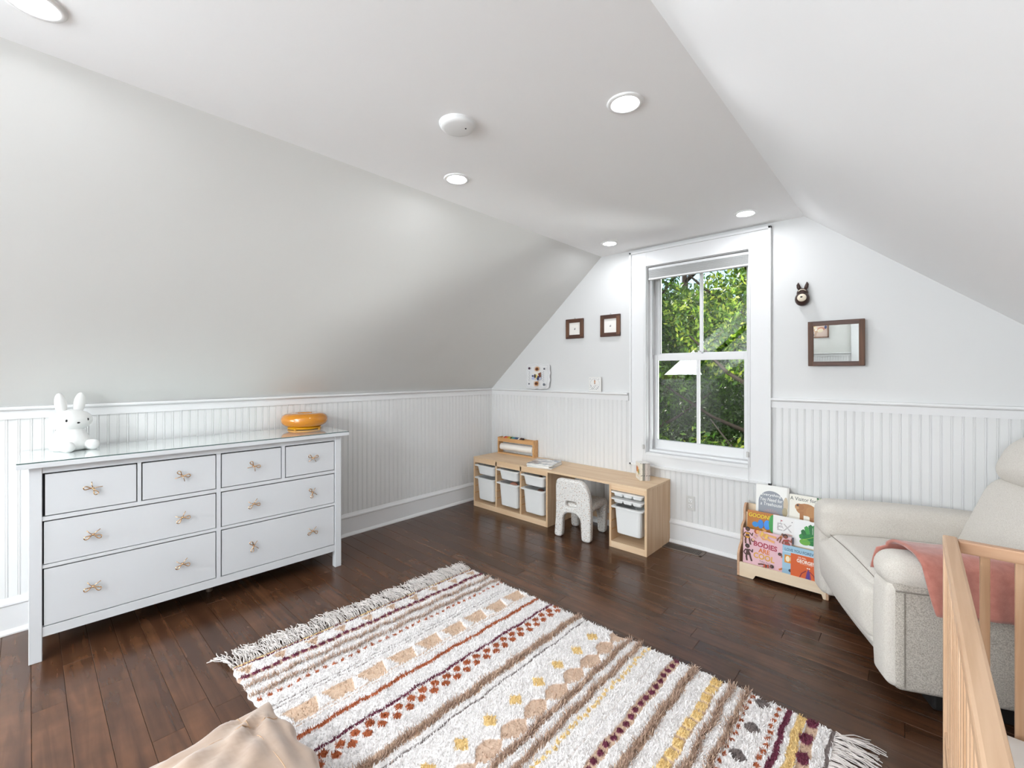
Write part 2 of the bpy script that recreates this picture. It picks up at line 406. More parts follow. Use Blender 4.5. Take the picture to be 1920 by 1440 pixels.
wall_far = gable('wall_far', YF, .14, M['wall'], (WX0, WX1, WZ0, WZ1))
M['rear'] = mat('rear_wall_dimmed_paint', 'a9a7a3', .6)  # unseen rear wall coloured darker so its mirror reflection dims
M['rear_trim'] = mat('rear_trim_dimmed_paint', 'b2b1af', .5)  # rear trim darkened in colour likewise, to dim it in the mirror
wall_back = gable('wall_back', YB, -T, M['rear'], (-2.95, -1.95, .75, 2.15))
bm = B(); box(bm, XL-T, XL, -.5, YF+.1, 0, ZK); box(bm, XL-T, XL, YB-.1, -1.9, 0, ZK); box(bm, XL-T, XL, -1.9, -.5, 0, 1.25); box(bm, XL-T, XL, -1.9, -.5, 2.36, ZC)
wall_left = struct(build('wall_left', bm, M['wall']))
def slope_part(y0, y1):
    return [(XL, y0, ZK), (XL, y1, ZK), (XC0, y1, ZC), (XC0, y0, ZC)]
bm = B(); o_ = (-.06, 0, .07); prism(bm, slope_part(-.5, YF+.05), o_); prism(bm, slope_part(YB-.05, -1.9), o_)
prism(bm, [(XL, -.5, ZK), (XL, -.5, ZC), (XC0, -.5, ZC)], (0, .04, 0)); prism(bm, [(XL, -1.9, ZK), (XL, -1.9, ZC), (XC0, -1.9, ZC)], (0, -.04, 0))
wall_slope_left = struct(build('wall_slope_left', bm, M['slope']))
bm = B(); box(bm, XR, XR+T, YB-.1, YF+.1, 0, ZKR+.05); wall_right = struct(build('wall_right', bm, M['wall']))
bm = B(); prism(bm, [(XR, YB-.1, ZKR), (XR, YF+.05, ZKR), (XC1, YF+.05, ZC), (XC1, YB-.1, ZC)], (.05, 0, .07)); wall_slope_right = struct(build('wall_slope_right', bm, M['slope_r']))
bm = B(); box(bm, XC0, XC1, YB-.1, YF+.1, ZC, ZC+T); box(bm, XL-.1, XC0, -1.95, -.45, ZC, ZC+T); ceiling = struct(build('ceiling', bm, M['ceil']))
bm = B(); box(bm, XC0-.25, XC1+.3, YB-.2, YF+.15, ZC+.08, ZC+.12); struct(build('trim_0', bm, M['fence']))

# bead boards: local x along the wall, -y into the room, origin at board's left foot
BW = .0446; Z0B, Z1B = .16, 1.165
def bead_mesh(z0, z1):
    k = ('bead', z0, z1)
    if k not in mesh_cache:
        prof = [(0, .0), (0, -.003), (.0016, -.006), (.0330, -.006), (.0342, -.0038), (.0352, -.0038), (.0364, -.0062), (.0388, -.0070), (.0412, -.0062), (.0424, -.0038), (BW, -.0038), (BW, 0)]
        bm = B(); a = [bm.verts.new((x, y_, z0)) for x, y_ in prof]; b = [bm.verts.new((x, y_, z1)) for x, y_ in prof]
        for i in range(len(prof)-1): bm.faces.new((a[i], a[i+1], b[i+1], b[i]))
        me = bpy.data.meshes.new('bead_board'); bmesh.ops.recalc_face_normals(bm, faces=bm.faces); bm.to_mesh(me); bm.free(); me.materials.append(M['bead']); mesh_cache[k] = me
    return mesh_cache[k]
n = int((YF+.45)/BW)
for i in range(n):   # left wall: runs from far corner toward the camera
    link('bead_board', bead_mesh(Z0B, Z1B), None, wall_left, loc=(XL, YF-i*BW-BW, 0), rot=(0, 0, pi/2))
x = XL
while x < XR-.01:
    lo, hi = Z0B, Z1B
    if x+BW > -1.85 and x < -.76: hi = .60
    link('bead_board', bead_mesh(lo, hi), None, wall_far, loc=(x, YF, 0)); x += BW
def joined_beads(parent, pts, rz, mm=None):
    bm = B()
    for p in pts:
        t = bmesh.new(); t.from_mesh(bead_mesh(Z0B, Z1B)); bmesh.ops.transform(t, matrix=Matrix.Translation(p) @ Matrix.Rotation(rz, 4, 'Z'), verts=t.verts); merge(bm, t)
    o = build('bead_board_panel', bm, mm or M['bead'], parent); o['kind'] = 'stuff'; return o
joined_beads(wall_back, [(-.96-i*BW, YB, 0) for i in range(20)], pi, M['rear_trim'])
joined_beads(wall_right, [(XR, YB+.02+i*BW, 0) for i in range(172)], -pi/2)

# rails and baseboards (profile swept along the wall)
def run(name, p0, p1, prof, m=None, label=None):
    """prof: (out from wall, z) closed outline; p0->p1 along the wall with the room on the right hand side"""
    p0 = Vector((*p0, 0)); p1 = Vector((*p1, 0)); d = (p1-p0).normalized(); nrm = Vector((d.y, -d.x, 0))
    bm = B(); prism(bm, [p0+nrm*a+Vector((0, 0, z)) for a, z in prof], p1-p0); return struct(build(name, bm, m or M['trim']), label)
RAIL = [(0, 1.145), (.016, 1.145), (.016, 1.190), (.024, 1.193), (.036, 1.196), (.040, 1.203), (.038, 1.212), (0, 1.214)]
BASE = [(0, 0), (.030, 0), (.030, .008), (.022, .024), (.016, .026), (.016, .150), (.024, .156), (.024, .166), (.016, .176), (.010, .190), (0, .192)]
run('trim_1', (XL, YB), (XL, YF), RAIL, label='moulded cap rail along the left knee wall')
run('trim_2', (XL, YF), (-1.87, YF), RAIL, label='short ledge rail left of the window'); run('trim_3', (-.757, YF), (XR, YF), RAIL)
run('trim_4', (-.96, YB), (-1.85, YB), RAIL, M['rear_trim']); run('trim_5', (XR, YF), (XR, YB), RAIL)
run('baseboard_left', (XL, YB), (XL, YF), BASE); run('baseboard_far', (XL, YF), (XR, YF), BASE); run('baseboard_right', (XR, YF), (XR, YB), BASE)
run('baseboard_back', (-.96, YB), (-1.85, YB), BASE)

# door behind the camera (its casing shows in the mirror)
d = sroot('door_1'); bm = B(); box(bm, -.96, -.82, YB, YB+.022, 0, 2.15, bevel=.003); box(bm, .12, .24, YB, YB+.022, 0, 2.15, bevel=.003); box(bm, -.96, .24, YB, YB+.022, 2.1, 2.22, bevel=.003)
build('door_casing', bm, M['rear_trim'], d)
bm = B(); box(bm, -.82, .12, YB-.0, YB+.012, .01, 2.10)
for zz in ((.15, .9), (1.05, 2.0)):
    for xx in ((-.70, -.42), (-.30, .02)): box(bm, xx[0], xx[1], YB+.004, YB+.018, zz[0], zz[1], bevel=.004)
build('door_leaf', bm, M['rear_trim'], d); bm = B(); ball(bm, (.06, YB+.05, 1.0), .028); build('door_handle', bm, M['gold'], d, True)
# back window
d = sroot('window_2'); bm = B()
for a in ((-3.05, -2.95, .65, 2.25), (-1.95, -1.85, .65, 2.25)): box(bm, a[0], a[1], YB, YB+.02, a[2], a[3], bevel=.003)
box(bm, -3.05, -1.85, YB, YB+.02, 2.15, 2.25, bevel=.003); box(bm, -3.05, -1.85, YB, YB+.05, .70, .75, bevel=.003); build('casing', bm, M['trim'], d)

# ------------------------------------------------------------------ window in the far wall
win = sroot('window_1')
CX0, CX1, CZ0, CZ1 = -1.853, -.757, .590, 2.440
def board(name, x0, x1, y0, y1, z0, z1, parent, m=None, bv=.002):
    bm = B(); box(bm, x0, x1, y0, y1, z0, z1, bevel=bv); return build(name, bm, m or M['trim'], parent)
FY = YF-.020
board('casing_board', CX0+.016, WX0, FY, YF, CZ0+.016, CZ1-.016, win); board('casing_board', WX1, CX1-.016, FY, YF, CZ0+.016, CZ1-.016, win)
board('head_casing', WX0, WX1, FY, YF, WZ1, CZ1-.016, win); board('apron', WX0, WX1, FY, YF, CZ0+.016, WZ0, win)
for nm, a in (('back_band', (CX0, CX0+.018, CZ0, CZ1)), ('back_band', (CX1-.018, CX1, CZ0, CZ1)), ('back_band', (CX0, CX1, CZ1-.018, CZ1)), ('back_band', (CX0, CX1, CZ0, CZ0+.018))):
    board(nm, a[0], a[1], YF-.034, YF, a[2], a[3], win)
for nm, a in (('inner_bead', (WX0-.012, WX0, WZ0, WZ1+.012)), ('inner_bead', (WX1, WX1+.012, WZ0, WZ1+.012)), ('inner_bead', (WX0, WX1, WZ1, WZ1+.012))):
    board(nm, a[0], a[1], YF-.026, YF, a[2], a[3], win)
board('jamb', WX0-.01, WX0+.004, YF-.01, YF+.19, WZ0, WZ1, win); board('jamb', WX1-.004, WX1+.01, YF-.01, YF+.19, WZ0, WZ1, win)
board('jamb_stop', WX0+.004, WX0+.022, YF+.045, YF+.075, WZ0+.02, WZ1, win); board('jamb_stop', WX1-.022, WX1-.004, YF+.045, YF+.075, WZ0+.02, WZ1, win)
board('head_jamb', WX0, WX1, YF-.01, YF+.19, WZ1-.004, WZ1+.01, win)
board('window_sill', WX0+.002, WX1-.002, YF-.028, YF+.20, WZ0-.012, WZ0+.014, win, bv=.004); board('sill_step', WX0+.004, WX1-.004, YF+.035, YF+.11, WZ0+.014, WZ0+.032, win, bv=.003)
def sash(name, yc, z0, z1, gx0, gx1, gz0, gz1, mx):
    e = bpy.data.objects.new(name, None); COL.objects.link(e); e.parent = win
    x0, x1 = WX0+.004, WX1-.004; h = .018
    board('stile', x0, gx0, yc-h, yc+h, z0, z1, e); board('stile', gx1, x1, yc-h, yc+h, z0, z1, e)
    board('sash_rail', gx0, gx1, yc-h, yc+h, z0, gz0, e); board('sash_rail', gx0, gx1, yc-h, yc+h, gz1, z1, e)
    board('muntin', mx-.011, mx+.011, yc-.014, yc+.012, gz0, gz1, e)
    for a, b in ((gx0, mx-.010), (mx+.010, gx1)): 
        bm = B(); box(bm, a, b, yc+.001, yc+.003, gz0, gz1); build('pane', bm, M['pane'], e)
sash('sash_lower', YF+.133, WZ0+.030, 1.548, -1.663, -.969, .808, 1.496, -1.317)
sash('sash_upper', YF+.172, 1.52, WZ1-.002, -1.655, -.962, 1.560, 2.262, -1.306)
bm = B(); box(bm, -1.345, -1.285, YF+.115, YF+.150, 1.548, 1.560, bevel=.003); cyl(bm, (-1.31, YF+.128, 1.566), .010, .014); build('sash_lock', bm, M['trim'], win)
# blind
bl = root('window_blind', 'raised light grey cellular shade gathered under the window head', 'blind', ((WX0+WX1)/2, YF+.02, 2.2))
bm = B(); box(bm, -.392, .392, -.016, .024, .070, .092, bevel=.004); build('head_rail', bm, M['trim'], bl)
bm = B()
for k in range(9): box(bm, -.390, .390, -.018, .022, .002+k*.0075, .0085+k*.0075, bevel=.0022)
o = build('shade_fabric', bm, M['shade'], bl); bm = B(); box(bm, -.391, .391, -.018, .022, -.014, .001, bevel=.004); build('bottom_rail', bm, M['trim'], bl)
cd = root('blind_cord', 'thin white blind cord hanging at the right of the window', 'cord', (-.905, YF-.045, 2.2))
bm = B(); tube(bm, [(0, .03, .06), (.002, 0, -.2), (.0, .0, -1.2), (.004, .002, -1.5), (.010, .004, -1.74)], .0016); build('cord', bm, M['trim'], cd)
bm = B(); box(bm, -.008, .008, -.006, .006, -1.425, -1.385, bevel=.003); build('cord_cleat', bm, M['outlet'], cd)
bm = B(); cyl(bm, (.010, .004, -1.75), .006, .03, r2=.004); build('tassel', bm, M['outlet'], cd)
cd = root('blind_cord', 'thin white blind cord looped at the left of the window', 'cord', (-1.716, YF-.045, 2.2))
bm = B(); tube(bm, [(0, .03, .06), (0, 0, -.2), (.0, 0, -1.45), (-.01, .0, -1.58)], .0016); build('cord', bm, M['trim'], cd)
bm = B(); box(bm, -.008, .006, -.004, .008, -1.46, -1.42, bevel=.003); build('cord_cleat', bm, M['outlet'], cd)

# ------------------------------------------------------------------ outlet, register, downlights, detector
ot = root('wall_outlet', 'white duplex outlet on the bead board beside the pine unit', 'outlet', (-1.329, YF-.007, .347))
bm = B(); box(bm, -.036, .036, -.006, 0, -.058, .058, bevel=.003); build('cover_plate', bm, M['outlet'], ot)
for s in (-1, 1):
    bm = B(); box(bm, -.016, .016, -.009, -.005, s*.022-.014, s*.022+.014, bevel=.004); r_ = build('receptacle', bm, M['smoke'], ot)
    bm = B(); box(bm, -.008, -.006, -.0098, -.0088, s*.022-.003, s*.022+.008); box(bm, .006, .008, -.0098, -.0088, s*.022-.002, s*.022+.007); cyl(bm, (0, -.0092, s*.022-.008), .0026, .001, 'Y', 8); build('slot', bm, M['dark'], r_)
vr = root('floor_register', 'dark bronze slotted floor register under the window', 'vent', (-1.353, 3.485, 0))
bm = B()
for a in ((-.158, .158, -.062, -.046), (-.158, .158, .046, .062), (-.158, -.140, -.062, .062), (.140, .158, -.062, .062)): box(bm, *a, 0, .004, bevel=.001)
build('register_frame', bm, M['vent'], vr)
bm = B(); box(bm, -.14, .14, -.046, .046, .0005, .0012); build('duct_opening', bm, M['black'], vr)
bm = B()
for k in range(24): box(bm, -.138+k*.0118, -.1335+k*.0118, -.046, .046, .001, .0036)
build('louvres', bm, M['vent'], vr)['kind'] = 'stuff'

dl = [(-.849, 1.594, 'large lit recessed downlight nearest the right slope, above the rug'), (-1.868, 1.594, 'lit recessed downlight below the smoke detector'),
      (-.842, 3.25, 'lit recessed downlight above the right of the window'), (-1.872, 3.25, 'lit recessed downlight in the far left of the ceiling, above the window head'),
      (-1.880, .010, 'lit recessed downlight cut off at the top left of the photo')]
dl += [(x_, y_, f'added unseen downlight behind the camera, {w_} row, {q_} side') for y_, w_ in ((-1.57, 'first'), (-3.15, 'second')) for x_, q_ in ((-.85, 'right'), (-1.88, 'left'))]  # unseen fixtures added to brighten the room, continuing the ceiling grid
dl += [(-.85, .01, 'added unseen downlight just above the photo frame near the right slope')]  # one more out-of-view fixture added for its light
proto = None
for i, (x, y, lb) in enumerate(dl):
    r_ = root('recessed_downlight', lb, 'ceiling light', (x, y, ZC), group='recessed ceiling downlights')
    if i == 0:
        bm = B(); lathe(bm, [(.049, -.001), (.0495, -.004), (.056, -.007), (.068, -.006), (.071, -.002), (.071, .002)], seg=48); a = build('trim_ring', bm, M['smoke'], r_, True)
        bm = B(); lathe(bm, [(0, -.0018), (.050, -.0018)], seg=48); b = build('diffuser', bm, M['lamp_on'], r_)
        proto = (a.data, b.data)
    else:
        link('trim_ring', proto[0], None, r_); link('diffuser', proto[1], None, r_)
sd = root('smoke_detector', 'round white smoke detector on the ceiling', 'smoke detector', (-1.453, 1.244, ZC))
bm = B(); lathe(bm, [(.079, 0), (.079, -.003), (.074, -.005), (.074, -.008)], seg=48); build('mounting_plate', bm, M['smoke'], sd, True)
bm = B(); lathe(bm, [(.073, -.006), (.074, -.013), (.069, -.019), (.055, -.022), (0, -.023)], seg=48); build('detector_body', bm, M['smoke'], sd, True)
bm = B(); cyl(bm, (.03, .02, -.0232), .0035, .002, seg=10); build('indicator_hole', bm, M['black'], sd)

# ------------------------------------------------------------------ dresser
U = Vector((.053, 1.52, 0)).normalized(); DA = atan2(U.y, U.x)
dr = root('dresser', 'long white eight-drawer dresser with bow pulls along the left wall', 'dresser', (-3.115, 0, 0), DA)
DD = .455
for sx0, sx1 in ((0, .045), (1.480, 1.525)):
    for d0, d1 in ((0, .045), (DD-.045, DD)):
        bm = B()
        prism(bm, [(sx0, d0, 0), (sx1, d0, 0), (sx1, d0, .94), (sx0, d0, .94)], (0, d1-d0, 0)); bmesh.ops.bevel(bm, geom=bm.edges[:], offset=.002, segments=1, affect='EDGES')
        build('leg', bm, M['furn'], dr)
bm = B(); box(bm, .004, .041, .045, DD-.045, .12, .94); build('side_panel', bm, M['furn'], dr); bm = B(); box(bm, 1.484, 1.521, .045, DD-.045, .12, .94); build('side_panel', bm, M['furn'], dr)
bm = B(); box(bm, -.040, 1.572, -.030, DD+.004, .940, .964, bevel=.003); build('top_board', bm, M['furn'], dr)
gl = B(); box(gl, -.038, 1.570, -.028, DD+.002, .9645, .970, bevel=.0012)
gm = mat('glass_over_white', 'dfe6e4', .02, spec=1.0, coat=1.); gm.node_tree.nodes['Principled BSDF'].inputs['Coat Roughness'].default_value = .01
gt = build('glass_sheet', gl, gm, dr); gt.data.materials.append(mat('glass_sheet_edge', '4d5f5b', .15))
for p_ in gt.data.polygons:
    if abs(p_.normal.z) < .5: p_.material_index = 1
gt['label'] = 'clear glass sheet over the top'
FR0, FR1 = .004, .030
def frame(nm, a0, a1, z0, z1): 
    bm = B(); box(bm, a0, a1, FR0, FR1, z0, z1, bevel=.0008); build(nm, bm, M['furn'], dr)
frame('rail', .045, 1.48, .908, .94); frame('rail', .045, .761, .676, .696); frame('rail', .783, 1.48, .676, .696)
frame('rail', .045, .761, .446, .462); frame('rail', .783, 1.48, .446, .462); frame('bottom_rail', .045, 1.48, .116, .162)
frame('mullion', .761, .783, .162, .908); frame('mullion', .398, .414, .696, .908); frame('mullion', 1.126, 1.146, .696, .908)
bm = B(); box(bm, .045, 1.48, .034, DD-.01, .125, .93); build('carcass', bm, M['gap'], dr)
bm = B(); box(bm, .762, .782, .235, .255, .03, .13); cyl(bm, (.772, .245, .018), .018, .036); build('centre_foot', bm, M['vent'], dr)
def bow_mesh():
    bm = B()
    def loop(a):
        pts = []
        for k in range(15):
            t = pi*2*k/14; rr = .036*sin(t/2); w = .30*sin(t)
            pts.append((rr*cos(a+w), -.016-.004*sin(t/2)-(.002 if k > 7 else 0), rr*sin(a+w)))
        return pts
    for a in (radians(155), radians(28)): tube(bm, loop(a), .0018, 6, flat=1.5)
    for a, l in ((radians(225), .036), (radians(318), .034)):
        tube(bm, [(0, -.016, 0), (l*.5*cos(a+.1), -.018, l*.5*sin(a+.1)), (l*cos(a), -.015, l*sin(a))], [.0022, .0019, .0022], 6)
    ball(bm, (0, -.017, 0), .0055, seg=10); cyl(bm, (0, -.008, 0), .0035, .016, 'Y', 10)
    me = bpy.data.meshes.new('bow_pull'); bm.to_mesh(me); bm.free(); me.materials.append(M['gold']); me.shade_smooth(); return me
BOW = bow_mesh()
rows = [(.050, .397, .698, .906, [(.223, 140)]), (.415, .760, .698, .906, [(.593, -30)]), (.784, 1.125, .698, .906, [(.957, -35)]), (1.147, 1.479, .698, .906, [(1.321, -10)]),
        (.046, .760, .463, .675, [(.223, 175), (.593, -160)]), (.784, 1.479, .463, .675, [(.957, 190), (1.319, 100)]),
        (.046, .760, .164, .445, [(.223, 170), (.593, 185)]), (.784, 1.479, .164, .445, [(.957, 95), (1.319, 178)])]
for a0, a1, z0, z1, kn in rows:
    bm = B(); box(bm, a0+.0045, a1-.0035, .006, .032, z0+.0025, z1-.0055, bevel=.0012)
    dw = build('drawer', bm, M['furn'], dr)
    for s, rot in kn:
        o = link('bow_pull', BOW, None, dw, loc=(s, .006, (z0+z1)/2+(.004 if z0 > .6 else 0)), rot=(0, -radians(rot), 0)); o['label'] = 'rose gold wire bow pull'

# ------------------------------------------------------------------ rabbit night light (plain, generic face) and amber ring lamp
rb = root('rabbit_night_light', 'white rabbit-shaped night light sitting on the dresser', 'night light', (-3.435, .155, .9705), radians(113))
def R3(x, y, z): return Matrix.Rotation(z, 3, 'Z') @ Matrix.Rotation(y, 3, 'Y') @ Matrix.Rotation(x, 3, 'X')
bm = B(); lathe(bm, [(0, 0), (.062, .0), (.078, .008), (.085, .030), (.082, .055), (.070, .085), (.054, .112), (.042, .13), (0, .14)], seg=36)
build('body', bm, M['rabbit'], rb, True)
bm = B(); ball(bm, (0, -.008, .162), 1, .092, .068, .060, seg=32); hd = build('head', bm, M['rabbit'], rb, True)
for s in (-1, 1):
    bm = B(); ball(bm, (s*.040, .0, .252), 1, .026, .017, .062, seg=20, rot=R3(0, s*.13, 0)); build('ear', bm, M['rabbit'], rb, True)
    bm = B(); tube(bm, [(s*.040, -.035, .028), (s*.050, -.070, .027), (s*.054, -.095, .027), (s*.055, -.108, .028), (s*.055, -.114, .028)], [.024, .028, .029, .026, .012], 20); build('foot', bm, M['rabbit'], rb, True)
    bm = B(); ball(bm, (s*.046, -.0650, .166), 1, .0055, .003, .0075, seg=12); build('eye', bm, M['black'], hd, True)
bm = B(); ball(bm, (0, -.0755, .152), 1, .007, .003, .0045, seg=12); build('nose', bm, M['black'], hd, True)

al = root('ring_lamp', 'squat amber glass ring lamp on the right end of the dresser', 'lamp', (-3.425, 1.415, .970))
bm = B(); prof = []
for k in range(29):
    a = 2*pi*k/28; prof.append((.092+.070*abs(cos(a))**.8*(1 if cos(a) > 0 else -1), .070+.050*abs(sin(a))**.85*(1 if sin(a) > 0 else -1)))
lathe(bm, prof, seg=56); build('glass_shade', bm, M['amber'], al, True)
bm = B(); lathe(bm, [(.085, .022), (.100, .024), (.118, .012), (.118, .004), (.085, .004)], seg=48); build('lamp_base', bm, M['amber_y'], al, True)
for a in (0, pi/2, pi, 3*pi/2):
    bm = B(); cyl(bm, (.115*cos(a+.6), .115*sin(a+.6), .006), .010, .012, seg=12); build('foot', bm, M['amber_y'], al)

# ------------------------------------------------------------------ pine storage units and desk board
def carcass(name, label, x0, x1, dividers):
    u = root(name, label, 'storage unit', (x0, 3.145, 0)); Wd = x1-x0; D = .432; th = .018
    bm = B(); box(bm, 0, th, 0, D, 0, .497, bevel=.001); build('side_panel', bm, M['pine_v'], u)
    bm = B(); box(bm, Wd-th, Wd, 0, D, 0, .497, bevel=.001); build('side_panel', bm, M['pine_v'], u)
    bm = B(); box(bm, 0, Wd, -.001, D, .497, .513, bevel=.001); build('top_board', bm, M['pine'], u)
    bm = B(); box(bm, th, Wd-th, 0, .016, .458, .497, bevel=.001); build('front_apron', bm, M['pine'], u)
    bm = B(); box(bm, th, Wd-th, 0, .016, 0, .050, bevel=.001); build('plinth', bm, M['pine'], u)
    bm = B(); box(bm, th, Wd-th, .016, D, .036, .050); build('bottom_shelf', bm, M['pine'], u)
    bm = B(); box(bm, th, Wd-th, D-.006, D, .05, .497); build('back_panel', bm, M['pine'], u)
    for dx in dividers:
        bm = B(); box(bm, dx-x0-.009, dx-x0+.009, 0, D-.006, .050, .497, bevel=.001); build('divider', bm, M['pine_v'], u)
    edges = [x0+th]+[e for dx in dividers for e in (dx-.009, dx+.009)]+[x1-th]
    for e, sg in zip(edges, [1, -1]*10):
        for z in (.425, .375, .300, .21, .14):
            bm = B(); box(bm, e-x0, e-x0+sg*.0035, .002, D-.01, z-.004, z+.004); build('runner', bm, M['amberwood'], u)
    return u
carcass('storage_unit', 'wide low pine unit with three columns of white bins', -3.415, -2.440, (-3.088, -2.763))
carcass('storage_unit', 'narrow low pine unit with white trays under the window', -1.815, -1.495, ())
dk = root('desk_board', 'pine desk top bridging the two low storage units', 'desk', (-2.44, 3.145, .513))
bm = B(); box(bm, .001, .624, -.001, .432, -.018, 0, bevel=.001); build('desk_top', bm, M['pine'], dk)
bm = B(); box(bm, .001, .624, .412, .430, -.46, -.40, bevel=.001); build('stretcher', bm, M['pine'], dk)

def bin_(label, xc, ztop, h, w=.285, d=.40, group=None, y0=3.118):
    """tapered open tub with a rolled rim and front lip"""
    b = root('storage_bin', label, 'bin', (xc, y0+d/2, ztop), group=group)
    bm = B(); t = .004
    def ring(sx, sy, z, r, inset=0):
        pts = roundpoly([(-sx, -sy), (sx, -sy), (sx, sy), (-sx, sy)], r, 4); return [bm.verts.new((x, y, z)) for x, y in pts]
    hw, hd_ = w/2-.022, d/2-.022
    R = [ring(hw*.87, hd_*.90, -h, .03), ring(hw*.90, hd_*.93, -h+.006, .035), ring(hw, hd_, -.014, .035), ring(hw, hd_, -.004, .035)]
    I = [ring(hw-t, hd_-t, -.004, .033), ring(hw*.88-t, hd_*.91-t, -h+.006, .03)]
    for a, c in ((R[0], R[1]), (R[1], R[2]), (R[2], R[3]), (I[0], I[1])):
        m_ = len(a)
        for i in range(m_): bm.faces.new((a[i], a[(i+1) % m_], c[(i+1) % m_], c[i]))
    bm.faces.new(R[0][::-1]); bm.faces.new(I[1])
    build('tub', bm, M['bin'], b, False)
    bm = B(); o1 = ring(w/2, d/2, -.010, .030); o2 = ring(w/2, d/2, -.002, .030); o3 = ring(w/2-.004, d/2-.004, 0, .028); i1 = ring(hw-t, hd_-t, 0, .033); i2 = ring(hw, hd_, -.010, .035)
    seq = [i2, o1, o2, o3, i1]
    for a, c in zip(seq, seq[1:]):
        for i in range(len(a)): bm.faces.new((a[i], a[(i+1) % len(a)], c[(i+1) % len(a)], c[i]))
    for i in range(len(i1)): bm.faces.new((i1[i], i1[(i+1) % len(i1)], i2[(i+1) % len(i1)], i2[i]))
    build('rim', bm, M['bin'], b)
    return b
cols = [(-3.242, 'left'), (-2.925, 'middle'), (-2.610, 'right')]
for xc, nm in cols:
    bin_(f'shallow white bin at the top of the {nm} column, wide pine unit', xc, .440, .098, group='white bins in the wide pine unit')
    bin_(f'deep white bin at the bottom of the {nm} column, wide pine unit', xc, .312, .228, group='white bins in the wide pine unit')
bin_('deep white bin at the bottom of the narrow pine unit', -1.655, .338, .218, w=.274, group='white bins in the narrow pine unit')
for z, lb in ((.452, 'upper white compartment tray in the narrow pine unit'), (.400, 'lower white compartment tray in the narrow pine unit')):
    b = root('storage_tray', lb, 'tray', (-1.655, 3.318, z), group='white trays in the narrow pine unit')
    bm = B(); pts = roundpoly([(-.137, -.2), (.137, -.2), (.137, .2), (-.137, .2)], .03, 4)
    prism(bm, [(x, y, -.008) for x, y in pts], (0, 0, .008)); build('rim', bm, M['bin'], b)
    for k in range(3):
        for q in range(2):
            bm = B(); softbox(bm, -.118+k*.080, -.042+k*.080, -.178+q*.18, -.01+q*.18, -.040, -.007, .016, n=3); build('compartment', bm, M['bin'], b, True)
def lump(name, label, x, y, z, r, m, sc=(1, 1, .8)):
    bm = B(); ball(bm, (0, 0, 0), r, *sc, seg=20); ball(bm, (r*.9, -.2*r, .1*r), r*.55, seg=14); ball(bm, (-r*.7, r*.5, .15*r), r*.45, seg=14)
    return tag(build(name, bm, m, None, True, loc=(x, y, z)), label, 'toy')
lump('plush_toy', 'pinkish plush toy in the deep middle bin of the wide unit', -2.90, 3.20, .285, .045, M['toy_p'])
lump('plush_toy', 'brown plush toy in the deep right bin of the wide unit', -2.56, 3.20, .280, .042, M['toy_b'])
lump('plush_toy', 'small brown toy in the shallow right bin of the wide unit', -2.56, 3.2, .418, .022, M['toy_b'])

# paper roll dispenser
pr = root('paper_roll_holder', 'honey pine holder with a white paper roll on the wide unit', 'paper holder', (-3.375, 3.463, .513), radians(3.5))
L_, dp, hh = .485, .078, .176
for x0 in (0, L_-.014):
    bm = B(); box(bm, x0, x0+.014, 0, dp, 0, hh, bevel=.001); build('end_panel', bm, M['amberwood'], pr)
bm = B(); box(bm, .014, L_-.014, 0, .012, hh-.046, hh-.006, bevel=.001); build('tray_front', bm, M['amberwood'], pr)
bm = B(); box(bm, .014, L_-.014, dp-.012, dp, hh-.046, hh-.006, bevel=.001); build('tray_back', bm, M['amberwood'], pr)
bm = B(); box(bm, .014, L_-.014, .012, dp-.012, hh-.046, hh-.038); build('tray_bottom', bm, M['amberwood'], pr)
bm = B(); box(bm, .014, L_-.014, 0, .014, 0, .012, bevel=.001); build('cutting_bar', bm, M['amberwood'], pr)
bm = B(); cyl(bm, (L_/2, .040, .072), .036, L_-.05, 'X', 32); ro = build('paper_roll', bm, M['paper'], pr, True); bm = B(); cyl(bm, (L_/2, .040, .072), .008, L_-.03, 'X', 12); build('dowel', bm, M['amberwood'], pr)
for o_ in (ro,):
    o_.data.shade_flat()
crc = [('b0413a', 'red'), ('d2602f', 'orange'), ('c98a2c', 'ochre'), ('c8b83a', 'yellow'), ('2c2b2d', 'black'), ('4d9a78', 'green'), ('4a7f9c', 'blue'), ('2f5170', 'navy'), ('2f3d66', 'indigo'), ('ece8e0', 'white'), ('5a3a2c', 'brown'), ('3c2a24', 'dark brown')]
for i, (c, nm) in enumerate(crc):
    x = -3.325+i*.0215; yy = 3.463+(x+3.375)*math.tan(radians(3.5))
    r_ = root('crayon', f'{nm} crayon stick leaning in the paper holder tray', 'crayon', (x, yy+.022, .513+hh-.037), rot=(0, .75, radians(8)), group='crayons in the paper holder tray')
    mm = mat('crayon_'+nm.replace(' ', '_'), c, .5)
    bm = B(); box(bm, -.008, .008, -.008, .026, .002, .058, bevel=.002); build('stick', bm, mm, r_)

